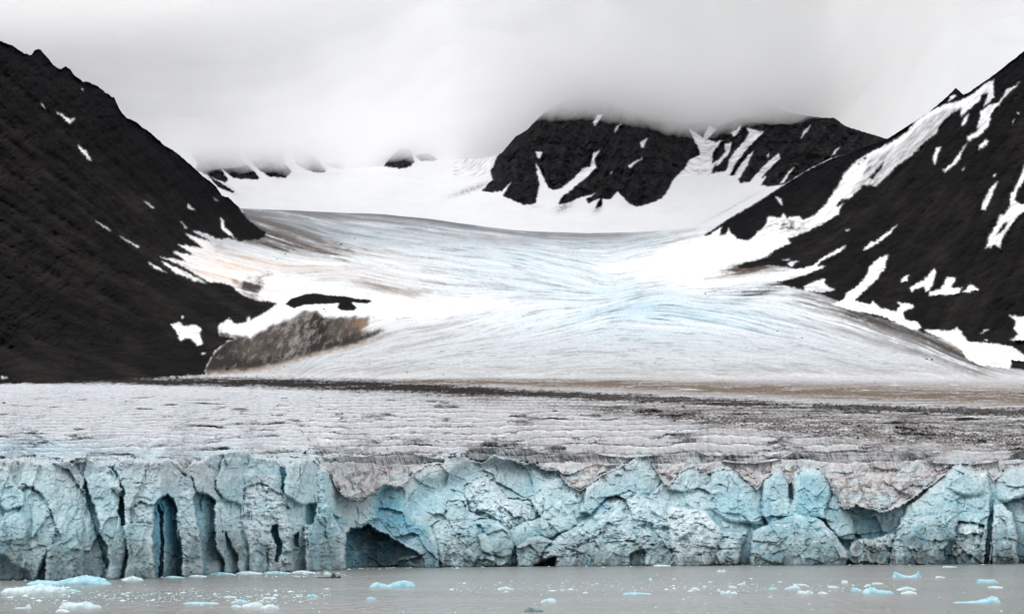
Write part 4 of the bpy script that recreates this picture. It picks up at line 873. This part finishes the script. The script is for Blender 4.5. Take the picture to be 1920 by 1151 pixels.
clf = link_mesh('ice_cliff', V, Q[cliffm], VCf, M_CLIFF)

# ------------------------------------------------------------------ back land: snow basin, far massif, far ribs
skyB = [(240, 270), (330, 255), (400, 255), (470, 258), (540, 265), (585, 284), (603, 304), (610, 308), (623, 306), (633, 300), (643, 307), (650, 314), (700, 313), (718, 311), (733, 295), (750, 278), (765, 279), (777, 291), (800, 287), (822, 297),
        (860, 298), (903, 298), (925, 294), (940, 288), (950, 277), (967, 257), (987, 246), (1000, 232), (1020, 212), (1060, 190), (1120, 170), (1200, 165), (1300, 183), (1350, 188), (1420, 186), (1480, 212), (1519, 219),
        (1541, 222), (1564, 222), (1586, 238), (1625, 250), (1664, 262), (1750, 300)]
bot = [(240, 420), (450, 410), (700, 415), (880, 436), (1000, 450), (1180, 452), (1300, 445), (1400, 420), (1600, 330), (1750, 330)]
bc = np.arange(250, 1740, 1.3); nbc = len(bc)
yt = itp(skyB, bc) - fbm(bc / 10, bc * 0 + .3, 1001, 4, .6, True) * 1.8 * np.maximum(ss(915, 930, bc), 1 - ss(590, 640, bc)); yb = itp(bot, bc)
bPY = seg(yt, yb, 330); bPX = np.broadcast_to(bc[None, :], bPY.shape).copy()
bD = samp(DB, bPX, bPY); brk = samp(M_rock2, bPX, bPY)
blr = samp(LR, bPX, bPY); blr2 = samp(LR2, bPX, bPY)
bD = bD + (fbm(bPX / 30, bPY / 30, 1011, 5, .6, True) * 45 + fbm(bPX / 7, bPY / 7, 1012, 3) * 10 + blr2 * 18 + blr * 5) * (brk * .9 + .08) - blur(M_rock2, 8)[np.clip((bPY - RY0).astype(int), 0, RH - 1), np.clip((bPX - RX0).astype(int), 0, RW - 1)] * 30
bX, bZ = unproj(bPX, bPY, bD)
bC = np.zeros(bPX.shape + (3,)); bC[:] = (.90, .905, .92)
bC = mixc(bC, (.80, .80, .81), np.clip(.3 * fbm(bPX / 60, bPY / 30, 1021, 4) + .1, 0, 1))
for (x, y, rx, ry, ro, st) in [(885, 354, 40, 5, -.35, .8), (1058, 388, 16, 8, -.5, .9), (1120, 393, 10, 6, -.6, .8), (1370, 390, 60, 2, -.5, .35), (425, 352, 22, 5, .6, .6), (1005, 388, 14, 3, 0, .3)]:
    c_, s_ = math.cos(ro), math.sin(ro)
    u = ((bPX - x) * c_ + (bPY - y) * s_) / rx; v = (-(bPX - x) * s_ + (bPY - y) * c_) / ry
    bC = mixc(bC, (.32, .31, .30), np.clip(np.exp(-(u * u + v * v)) * st * (.8 + 1.4 * fbm(bPX / 6, bPY / 3, 1031, 3)), 0, 1))
bn = fbm(bPX / 10, bPY / 10, 1041, 5, .7)
BRC = np.zeros_like(bC); BRC[:] = (.020, .020, .0225)  # far rock lightened: distance haze put into its colour
BRC = mixc(BRC, (.042, .040, .040), np.clip(bn * 1.3 + .1 + .12 * blr, 0, 1)); BRC = mixc(BRC, (.09, .085, .078), np.clip(fbm(bPX / 4, bPY / 4, 1042, 3) * 2 - .8, 0, 1))
bC = np.clip(bC * (1 - brk[..., None]) + BRC * brk[..., None], .004, .95)
ex = []
for k in range(6, 0, -1):
    s = (k / 6) ** 1.5; ex.append((bX[0] * (1 + s * 900 / bD[0]), bD[0] + s * 900, bZ[0] - s * 380))
VX = np.vstack([np.array([e[0] for e in ex]), bX]); VY = np.vstack([np.array([e[1] for e in ex]), bD]); VZ = np.vstack([np.array([e[2] for e in ex]), bZ])
VC = np.concatenate([np.repeat(bC[:1], 6, 0), bC], 0)
bq = quads(*VX.shape); Vb = np.stack([VX, VY, VZ], -1).reshape(-1, 3)
pxb = np.vstack([np.repeat(bPX[:1], 6, 0), bPX]).ravel()[bq[:, 0]]; rb = np.vstack([np.repeat(brk[:1], 6, 0), brk]).ravel()[bq[:, 0]] > .5
pyb = np.vstack([np.repeat(bPY[:1], 6, 0), bPY]).ravel()[bq[:, 0]]
mass = np.where(pxb > 850, pyb < 400, False) & (rb | (pyb < 330))
farr = (pxb <= 850) & rb
link_mesh('mountain', Vb, bq[mass], VC.reshape(-1, 3), M_ROCK)
link_mesh('mountain', Vb, bq[farr], VC.reshape(-1, 3), M_ROCK)
link_mesh('snowfield', Vb, bq[~mass & ~farr], VC.reshape(-1, 3), M_SNOW)

# ------------------------------------------------------------------ water
m, t, b = mat('fjord_water'); n = t.nodes; l = t.links.new
geo = n.new('ShaderNodeNewGeometry')
prev = None
for sc, st, di_, stretch in ((.45, 1.0, 2.2, 1.0), (.10, .5, 3.0, 1.0), (2.5, .6, .2, 1.0)):
    mpn = n.new('ShaderNodeMapping'); mpn.inputs['Scale'].default_value = (.8, .2, 1); l(geo.outputs['Position'], mpn.inputs[0])
    q = n.new('ShaderNodeTexNoise'); q.inputs['Scale'].default_value = sc; q.inputs['Detail'].default_value = 5
    l(mpn.outputs[0], q.inputs['Vector'])
    bp = n.new('ShaderNodeBump'); bp.inputs['Strength'].default_value = st; bp.inputs['Distance'].default_value = di_
    l(q.outputs['Fac'], bp.inputs['Height'])
    if prev: l(prev.outputs[0], bp.inputs['Normal'])
    prev = bp
l(prev.outputs[0], b.inputs['Normal'])
v = n.new('ShaderNodeTexNoise'); v.inputs['Scale'].default_value = .02; v.inputs['Detail'].default_value = 6
mpn = n.new('ShaderNodeMapping'); mpn.inputs['Scale'].default_value = (.35, 1, 1); l(geo.outputs['Position'], mpn.inputs[0]); l(mpn.outputs[0], v.inputs['Vector'])
rp = n.new('ShaderNodeValToRGB'); rp.color_ramp.elements[0].position = .35; rp.color_ramp.elements[0].color = (.205, .225, .212, 1)
rp.color_ramp.elements[1].position = .65; rp.color_ramp.elements[1].color = (.285, .272, .258, 1)
l(v.outputs['Fac'], rp.inputs[0]); l(rp.outputs[0], b.inputs['Base Color'])
b.inputs['Roughness'].default_value = .2; b.inputs['IOR'].default_value = 1.33; b.inputs['Specular IOR Level'].default_value = .5
me = bpy.data.meshes.new('water')
me.from_pydata([(-30000, -3000, -.3), (30000, -3000, -.3), (30000, 40000, -.3), (-30000, 40000, -.3)], [], [(0, 1, 2, 3)])
me.materials.append(m)
wo = bpy.data.objects.new('water', me); SC.collection.objects.link(wo); wo['kind'] = 'structure'
wx_ = np.arange(-420, 420, 1.0); wy_ = np.arange(150, 960, 1.2); WX, WY = np.meshgrid(wx_, wy_)
cat = np.clip(.7 + 1.1 * fbm(WX / 90, WY / 120, 1601, 3), .25, 1.5)
WZ = (fbm(WX / 3.2, WY / 5.0, 1602, 2) * .055 + fbm(WX / 11 + WY / 40, WY / 16, 1603, 2) * .05) * cat
wat = link_mesh('water', np.stack([WX, WY, WZ], -1).reshape(-1, 3), quads(len(wy_), len(wx_))[:, ::-1], np.ones((WX.size, 3)) * .3, m)

# ------------------------------------------------------------------ small things: rocks and ice
CY = {}
def small_mat(name, c1, c2, scale, rough, spec=.3, lo=.35, hi=.65, bump=.3, bd=.1):
    m, t, b = mat(name); n = t.nodes; l = t.links.new
    geo = n.new('ShaderNodeNewGeometry'); q = n.new('ShaderNodeTexNoise'); q.inputs['Scale'].default_value = scale; q.inputs['Detail'].default_value = 5
    l(geo.outputs['Position'], q.inputs['Vector']); r = n.new('ShaderNodeValToRGB')
    r.color_ramp.elements[0].position = lo; r.color_ramp.elements[0].color = (*c1, 1); r.color_ramp.elements[1].position = hi; r.color_ramp.elements[1].color = (*c2, 1)
    l(q.outputs['Fac'], r.inputs[0]); l(r.outputs[0], b.inputs['Base Color'])
    bp = n.new('ShaderNodeBump'); bp.inputs['Strength'].default_value = bump; bp.inputs['Distance'].default_value = bd
    l(q.outputs['Fac'], bp.inputs['Height']); l(bp.outputs[0], b.inputs['Normal'])
    b.inputs['Roughness'].default_value = rough; b.inputs['Specular IOR Level'].default_value = spec
    return m
M_STONE = small_mat('boulder_rock', (.015, .013, .012), (.06, .052, .046), .8, .95, .1)
M_FL_W = small_mat('white_floe_ice', (.40, .60, .66), (.74, .82, .84), .7, .45)
M_FL_B = small_mat('cyan_floe_ice', (.24, .54, .64), (.50, .72, .78), .6, .4)
M_FL_D = small_mat('dark_clear_ice', (.07, .13, .13), (.22, .32, .31), .8, .3)
M_FL_K = small_mat('dirty_ice', (.02, .018, .015), (.07, .06, .045), 1.5, .5)
GRP = 'ice floes drifting on the water'

def raw_mesh(name, V, Fs, material, smooth=True):
    me = bpy.data.meshes.new(name); me.from_pydata([tuple(map(float, v)) for v in V], [], Fs)
    me.polygons.foreach_set('use_smooth', [smooth] * len(me.polygons)); me.materials.append(material); me.update()
    o = bpy.data.objects.new(name, me); SC.collection.objects.link(o); return o

def floe(x0, x1, yb, hpx, label, prof=None, m=None, seed=0, name='ice_floe', cat='ice floe', group=GRP, dep=.45, rough=.42):
    (wx0, D0), (wx1, _) = at(x0, yb), at(x1, yb)
    Lh = (wx1 - wx0) / 2; h = hpx * D0 / F * .78; cxw = (wx0 + wx1) / 2; dy = max(Lh * dep, h * 1.1)
    prof = prof or [(0, .35), (.2, .8), (.45, 1), (.7, .7), (1, .3)]
    nx, ny = 64, 26
    u = np.linspace(-1, 1, nx); v = np.linspace(-1, 1, ny); U, Vv = np.meshgrid(u, v)
    # square to rounded, ragged outline
    rr = 1 + .22 * fbm(np.arctan2(Vv, U) * 1.6 + seed * 3.3, U * 0 + seed, 1100 + seed, 3)
    XX = U * np.sqrt(1 - .42 * Vv ** 2) * (1 + (rr - 1) * .4); YY = Vv * np.sqrt(1 - .5 * U ** 2) * rr
    e = 1 - np.maximum(np.abs(U), np.abs(Vv)) ** 1.0
    edge = np.clip(e / .16, 0, 1) ** .6
    P = np.array(prof); hh = np.interp((U + 1) / 2 + .05 * fbm(U * 3, Vv * 3, 1200 + seed, 2), P[:, 0], P[:, 1])
    bump = 1 + rough * fbm(U * 4 + seed, Vv * 2.2, 1300 + seed, 4, .6, True) + rough * .6 * fbm(U * 11, Vv * 5, 1400 + seed, 3)
    z = h * hh * (1 - .45 * np.abs(Vv) ** 1.5) * np.clip(bump, .25, 2) * edge - .25 * (1 - np.clip(e / .03, 0, 1))
    V = np.stack([XX * Lh, YY * dy, z], -1).reshape(-1, 3)
    Fs = [tuple(int(a) for a in q[::-1]) for q in quads(ny, nx)]
    ring = list(range(nx)) + [k * nx + nx - 1 for k in range(1, ny)] + list(range(ny * nx - 2, (ny - 1) * nx - 1, -1)) + [k * nx for k in range(ny - 2, 0, -1)]
    low_i = len(V); lowv = V[ring].copy(); lowv[:, :2] *= .9; lowv[:, 2] = -.8
    V = np.concatenate([V, lowv]); nR = len(ring)
    for k in range(nR): Fs.append((ring[k], low_i + k, low_i + (k + 1) % nR, ring[(k + 1) % nR]))
    Fs.append(tuple(range(low_i + nR - 1, low_i - 1, -1)))
    o = raw_mesh(name, V, Fs, m or M_FL_W); o.location = (cxw, D0 + dy * .9, 0)
    bmn = o.data; import bmesh
    bm = bmesh.new(); bm.from_mesh(bmn); bmesh.ops.recalc_face_normals(bm, faces=bm.faces); bm.to_mesh(bmn); bm.free()
    o['label'] = label; o['category'] = cat
    if group: o['group'] = group
    return o

two = [(0, .3), (.12, .75), (.3, .5), (.42, .35), (.55, .8), (.75, 1), (.95, .7), (1, .4)]
horn = [(0, .5), (.1, 1), (.2, .75), (.4, .4), (.6, .3), (.75, .45), (.86, .6), (.9, 1.1), (1, .5)]
tailR = [(0, .12), (.3, .2), (.5, .3), (.65, .6), (.82, 1), (.95, .8), (1, .3)]
tailL = [(0, .4), (.2, 1), (.4, .6), (.6, .3), (1, .12)]
flat = [(0, .5), (.3, .8), (.7, .6), (1, .4)]
W_, B_, K_ = M_FL_W, M_FL_B, M_FL_D
FL = [
 (44, 201, 1096, 17, 'long floe with a bright blue hump lying against the left end of the ice cliff', [(0, .35), (.15, .5), (.35, .35), (.5, .7), (.68, 1), (.85, .8), (1, .2)], B_),
 (-6, 123, 1112, 17, 'large lumpy white floe cut off by the left edge of the picture', [(0, .5), (.2, .6), (.4, .75), (.55, 1), (.7, .95), (.85, .6), (.97, .75), (1, .4)], W_),
 (226, 268, 1088, 9, 'low pale mound of ice touching the cliff foot below the tall blue arch', [(0, .3), (.5, 1), (1, .3)], W_),
 (124, 150, 1109, 6, 'small wedge of ice just right of the large lumpy floe at the left edge', [(0, .4), (.3, 1), (1, .2)], B_),
 (24, 57, 1140, 9, 'thin floe with a white spike at its right end near the bottom left corner', [(0, .15), (.5, .2), (.75, .3), (.85, 1), (1, .3)], W_),
 (106, 187, 1140, 13, 'broad lumpy floe with two rounded humps near the bottom left corner', two[::-1] and [(0, .3), (.2, .9), (.4, .75), (.55, .8), (.65, 1), (.8, .5), (1, .4)], W_),
 (102, 130, 1147, 6, 'small white floe directly in front of the two humped floe at bottom left', None, W_),
 (341, 410, 1132, 5, 'long flat cyan floe lying alone left of the bottom centre', flat, B_),
 (432, 465, 1130, 7, 'pale cyan floe just behind and left of the bright white humped floe', [(0, .2), (.5, 1), (1, .5)], B_),
 (451, 494, 1138, 11, 'bright white humped floe between a cyan one and a smaller white one', [(0, .3), (.5, .8), (.75, 1), (1, .4)], W_),
 (432, 452, 1138, 5, 'little white floe at the left foot of the bright white humped floe', None, W_),
 (486, 524, 1141, 9, 'snow white floe at the right end of the row of three near the bottom left', [(0, .3), (.4, .9), (.6, 1), (1, .2)], W_),
 (690, 780, 1101, 13, 'blue floe with two humps out in front of the dark cave', two, B_),
 (575, 596, 1119, 6, 'small pointed pale floe in open water below the dirty spiked chunk', [(0, .2), (.5, 1), (1, .3)], B_),
 (686, 706, 1124, 6, 'small rounded cyan floe in front of the blue two humped floe', None, B_),
 (419, 442, 1120, 4, 'thin flat white floe behind the row of three floes', flat, W_),
 (491, 518, 1122, 4, 'thin flat white sliver of ice right of and behind the row of three floes', flat, W_),
 (606, 621, 1077, 6, 'clean white lump of ice beside the dark dirty spiked chunk', None, W_),
 (932, 963, 1105, 6, 'white cap shaped floe left of centre among scattered brash', [(0, .3), (.5, 1), (1, .3)], W_),
 (1013, 1045, 1129, 8, 'smooth white floe alone in open water near the bottom centre', [(0, .3), (.35, .8), (.7, 1), (1, .6)], W_),
 (979, 1021, 1146, 8, 'dark greenish low floe of clear ice at the bottom centre', [(0, .15), (.35, 1), (.6, .5), (1, .25)], K_),
 (1167, 1224, 1114, 5, 'long flat turquoise floe right of the bottom centre', flat, B_),
 (1296, 1313, 1106, 6, 'small domed floe with a dark underside near the middle of the right water', None, W_),
 (1351, 1384, 1113, 7, 'jagged white floe with three little peaks', [(0, .4), (.15, .9), (.3, .5), (.5, 1), (.7, .4), (.85, .7), (1, .3)], W_),
 (1366, 1382, 1102, 5, 'small white floe just behind the jagged one with three peaks', None, W_),
 (1383, 1400, 1096, 7, 'small pointed white floe behind the jagged floes', [(0, .2), (.6, .5), (.8, 1), (1, .3)], W_),
 (1345, 1362, 1072, 5, 'tiny white two peaked floe alone close to the cliff right of centre', [(0, .4), (.3, 1), (.5, .5), (.8, .9), (1, .2)], W_),
 (1225, 1259, 1061, 4, 'flat white ice lying right against the cliff foot near the middle', flat, W_),
 (1675, 1730, 1083, 12, 'cyan floe with an upturned horn at each end', horn, B_),
 (1833, 1874, 1093, 8, 'flat topped cyan floe near the right edge', [(0, .7), (.2, 1), (.5, .8), (.8, .9), (1, .4)], B_),
 (1853, 1883, 1102, 5, 'thin white floe just in front of the flat topped cyan floe', flat, W_),
 (1791, 1883, 1130, 12, 'largest floe on the right, long low tail leading to a smooth hump', tailR, B_),
 (1596, 1618, 1109, 9, 'rounded cyan floe at the left end of the widest raft on the right', [(0, .8), (.3, 1), (1, .3)], B_),
 (1618, 1679, 1113, 12, 'widest irregular raft of pale ice right of the rounded cyan floe', [(0, .4), (.2, .9), (.4, 1), (.5, .6), (.8, .5), (1, .3)], B_),
 (1682, 1719, 1106, 7, 'pale low floe right of the widest raft, the rear one of two', [(0, .2), (.5, 1), (1, .4)], W_),
 (1690, 1721, 1113, 6, 'pale low floe right of the widest raft, the front one of two', [(0, .3), (.5, 1), (1, .4)], W_),
 (1552, 1575, 1102, 6, 'small white floe with a flat top in the middle of the right hand group', flat, W_),
 (1495, 1527, 1113, 7, 'white floe with a notch, the nearer and longer one of the front pair', [(0, .3), (.2, .9), (.45, .7), (.7, 1), (1, .3)], W_),
 (1533, 1554, 1113, 5, 'short white floe, the right one of the front pair', None, W_),
 (1578, 1591, 1093, 6, 'small cube like white floe behind the right hand group', [(0, .8), (.5, 1), (1, .7)], W_),
 (1471, 1502, 1104, 7, 'white floe with a dark streak under it, left in the right hand group', [(0, .2), (.4, .8), (.8, 1), (1, .4)], W_),
 (1487, 1515, 1097, 4, 'thin white sliver just behind the floe with a dark streak', flat, W_),
 (1441, 1459, 1105, 5, 'small cyan floe at the left end of the right hand group', None, B_),
 (1635, 1658, 1095, 5, 'small low white floe behind the widest raft', flat, W_),
 (1754, 1773, 1083, 4, 'tiny white floe right of the horned cyan floe', None, W_),
 (1768, 1796, 1063, 3, 'thin line of white ice near the cliff foot above the horned floe', flat, W_),
]
for k, (a, b_, yb_, hp, lab, pr, mm_) in enumerate(FL): floe(a, b_, yb_, hp, lab, pr, mm_, seed=k + 1)
floe(588, 640, 1083, 3, 'dark dirty chunk of glacier ice with an upright spike and a knob, floating alone', [(0, .5), (.3, .8), (.55, 1), (.66, 1.2), (.7, 4.2), (.74, 3), (.8, 1), (.9, 1.2), (.94, 2.2), (.98, 1.6), (1, .4)], M_FL_K, 77, 'dirty_ice_chunk', 'ice chunk', None, .2, .1)
for k, (a, b_, yb_, hp, lab) in enumerate([(392, 440, 1077, 5, 'pale floe at the left end of the ice band under the left cliff'), (440, 492, 1076, 6, 'highest white floe of the ice band under the left cliff'),
        (492, 545, 1075, 5, 'long white floe in the middle of the ice band under the left cliff'), (545, 592, 1074, 5, 'white floe at the right end of the ice band under the left cliff'),
        (305, 345, 1083, 4, 'thin pale floe close under the cliff right of the tall blue arch'), (352, 388, 1081, 4, 'thin white floe at the cliff foot left of the ice band')]):
    floe(a, b_, yb_, hp, lab, None, W_ if k % 2 else B_, seed=60 + k, dep=.3)

def rock_bits(name, pts, material, seed, sq=(.7, 1)):
    """one mesh of many small irregular lumps; pts: (x, y, z, radius)"""
    r = np.random.default_rng(seed)
    base = np.array([(1, 0, 0), (.3, .95, 0), (-.8, .6, 0), (-.8, -.6, 0), (.3, -.95, 0), (.1, 0, 1), (0, 0, -.6)])
    fc_ = np.array([(0, 1, 5), (1, 2, 5), (2, 3, 5), (3, 4, 5), (4, 0, 5), (1, 0, 6), (2, 1, 6), (3, 2, 6), (4, 3, 6), (0, 4, 6)])
    n_ = len(pts); P = np.array(pts)
    an = r.random(n_) * 6.28; c_, s_ = np.cos(an), np.sin(an)
    B = base[None] * (1 + .5 * (r.random((n_, 7, 3)) - .5))
    R_ = P[:, 3][:, None]; sx = .7 + .9 * r.random(n_)[:, None]; sz = sq[0] + (sq[1] - sq[0]) * r.random(n_)[:, None]
    x = B[..., 0] * R_ * sx; y = B[..., 1] * R_; z = B[..., 2] * R_ * sz
    V = np.stack([x * c_[:, None] - y * s_[:, None] + P[:, 0:1], x * s_[:, None] + y * c_[:, None] + P[:, 1:2], z + P[:, 2:3]], -1).reshape(-1, 3)
    Fq = (fc_[None] + 7 * np.arange(n_)[:, None, None]).reshape(-1, 3)
    o = link_mesh(name, V, Fq, np.full((len(V), 3), .1), material, 'stuff', False); return o

r_ = np.random.default_rng(5)
bp_ = []
for _ in range(2400):
    q = r_.random()
    if q < .45: x = r_.uniform(-20, 620); y = r_.normal(1116, 8)
    elif q < .62: x = r_.uniform(330, 660); y = r_.normal(1077, 3)
    elif q < .92: x = r_.uniform(850, 1720); y = r_.normal(1099, 7)
    else: x = r_.uniform(0, 1920); y = r_.uniform(1068, 1150)
    wl = float(itp(WLc, x))
    if y < wl + 3 or y > 1150: continue
    X0, D1 = at(x, y); bp_.append((X0, D1, -.02, r_.uniform(.08, .3) * (1 + (r_.random() < .06) * 2)))
for _ in range(420):
    x = r_.uniform(-20, 1960); X0, D1 = at(x, float(itp(WLc, x)) + abs(r_.normal(0, 1.2)) + .8); bp_.append((X0, D1, 0, r_.uniform(.15, .8)))
bo = rock_bits('brash_ice', bp_, M_FL_W, 6, (.25, .6)); bo['label'] = 'tiny scattered bits of white ice on the grey water'; bo['category'] = 'brash ice'

def vert_at(px, py):
    j = int(np.abs(cols - px).argmin()); i = int(np.abs(PY[:, j] - py).argmin()); return X[i, j], Y[i, j], Zz[i, j]
wgt = (np.clip(m1 * 1.4, 0, 1) + .5 * np.clip(m3, 0, 1) + .25 * np.clip(m2, 0, 1) + .25 * np.clip(m4, 0, 1)) * (clm < .1)
flat_i = np.flatnonzero(wgt.ravel() > .25); pw = wgt.ravel()[flat_i]; pw = pw / pw.sum()
pick = r_.choice(flat_i, 5200, p=pw)
dp = np.stack([X.ravel()[pick], Y.ravel()[pick], Zz.ravel()[pick] - .1, .3 + .8 * r_.random(5200) ** 3], -1)
mo_ = rock_bits('moraine_debris', dp, M_STONE, 8); mo_['label'] = 'dark rock debris strewn along the moraine bands across the glacier'; mo_['category'] = 'rubble'

def boulder(px, py, wpx, label, seed):
    bx, by, bz = vert_at(px, py); r = wpx * by / F / 2
    import bmesh
    bm = bmesh.new(); bmesh.ops.create_icosphere(bm, subdivisions=2, radius=r); rr = random.Random(seed)
    cuts = [Vector((rr.uniform(-1, 1), rr.uniform(-1, 1), rr.uniform(-.3, 1))).normalized() for _ in range(9)]
    for v in bm.verts:
        for c in cuts:
            dd = v.co.dot(c) - r * .62
            if dd > 0: v.co -= c * dd
        v.co.z *= .75; v.co.x *= 1.15
    me = bpy.data.meshes.new('boulder'); bm.to_mesh(me); bm.free(); me.materials.append(M_STONE)
    o = bpy.data.objects.new('boulder', me); SC.collection.objects.link(o); o.location = (bx, by, bz + r * .35)
    o['label'] = label; o['category'] = 'boulder'; o['group'] = 'boulders lying on the glacier'
for k, (x, y, ww, lab) in enumerate([
    (1323, 551, 4, 'dark boulder on clean blue ice left of the dark streak under the right mountain'), (1457, 621, 4, 'dark boulder midway down the right half of the glacier tongue'),
    (1504, 634, 3.5, 'smaller dark boulder just right of and below the midway boulder'), (1737, 674, 4.5, 'left boulder of the pair at the lower right margin of the tongue'), (1747, 675, 5, 'right boulder of the pair at the lower right margin of the tongue'),
    (665, 448, 3, 'small boulder on grey ice high on the left of the tongue'), (640, 459, 5, 'flat dark boulder just below the small one on grey ice'), (550, 470, 4, 'boulder at the upper end of the pinkish snow'),
    (535, 476, 3.5, 'boulder just left of and below the one on the pinkish snow'), (519, 487, 3, 'lowest of the three boulders on the pinkish snow'), (608, 580, 4, 'lone stone on the white snow bank between dark debris and the brown ice wall'),
    (532, 688, 4, 'boulder on pale ice just below the brown ice wall'), (692, 683, 3.5, 'boulder on the smooth ice above the left half of the moraine'), (764, 699, 4, 'boulder close above the moraine left of centre'),
    (426, 693, 9, 'large dark boulder wedged at the foot of the brown ice wall'), (333, 709, 6, 'dark boulder at the thin left end of the moraine'), (831, 703, 3, 'small stone just above the moraine near the centre'),
    (8, 756, 6, 'dark stone on crevassed ice near the left edge')]): boulder(x, y, ww, lab, k)

# ------------------------------------------------------------------ low cloud lying on the far peaks
cm_ = bpy.data.materials.new('cloud_vapour'); cm_.use_nodes = True; t = cm_.node_tree; t.nodes.clear()
o_ = t.nodes.new('ShaderNodeOutputMaterial'); pv = t.nodes.new('ShaderNodeVolumePrincipled'); pv.inputs['Color'].default_value = (1, 1, 1, 1)
pv.inputs['Density'].default_value = .0068; pv.inputs['Anisotropy'].default_value = .2; t.links.new(pv.outputs[0], o_.inputs['Volume'])
xs = np.arange(-3600, 2100, 28.); ys = np.arange(3300, 9000, 32.); CXg, CYg = np.meshgrid(xs, ys)
pxg = W0 / 2 + CXg / CYg * F
basez = np.interp(pxg, [-200, 330, 450, 560, 640, 760, 830, 900, 1010, 1120, 1190, 1290, 1400, 1500, 1560, 1660, 1800], [1030, 1035, 1070, 1105, 1165, 1240, 1285, 1280, 1265, 1272, 1225, 1200, 1215, 1220, 1260, 1440, 1800])
basez = basez + fbm(CXg / 420, CYg / 700, 1501, 4, .5) * 48 + fbm(CXg / 130, CYg / 160, 1503, 4, .6) * 30
topz = basez + 165 + 150 * (1 - ss(100, 800, pxg)) + 110 * ss(900, 1050, pxg) * (1 - ss(1450, 1600, pxg)) + fbm(CXg / 900, CYg / 900, 1502, 3) * 40
ed = np.minimum(np.minimum(ss(-3600, -3000, CXg), 1 - ss(1300, 2000, CXg)), np.minimum(ss(3240, 3900, CYg), 1 - ss(8200, 8950, CYg)))
topz = basez + (topz - basez) * ed + 3
nyc, nxc = CXg.shape
Vt = np.concatenate([np.stack([CXg, CYg, basez], -1).reshape(-1, 3), np.stack([CXg, CYg, topz], -1).reshape(-1, 3)])
qb = quads(nyc, nxc); N_ = nyc * nxc
Fs = [qb[:, ::-1] * 1, qb + N_]
ring = np.concatenate([np.arange(nxc), np.arange(1, nyc) * nxc + nxc - 1, np.arange(N_ - 2, N_ - nxc - 1, -1), np.arange(nyc - 2, 0, -1) * nxc])
Fs.append(np.stack([ring, np.roll(ring, -1), np.roll(ring, -1) + N_, ring + N_], -1))
Fs = np.concatenate(Fs)
clo = link_mesh('cloud', Vt, Fs, np.ones((len(Vt), 3)), cm_, 'stuff')
import bmesh
bm = bmesh.new(); bm.from_mesh(clo.data); bmesh.ops.recalc_face_normals(bm, faces=bm.faces); bm.to_mesh(clo.data); bm.free()
clo['label'] = 'low grey cloud bank covering the tops of the far mountains'; clo['category'] = 'cloud'
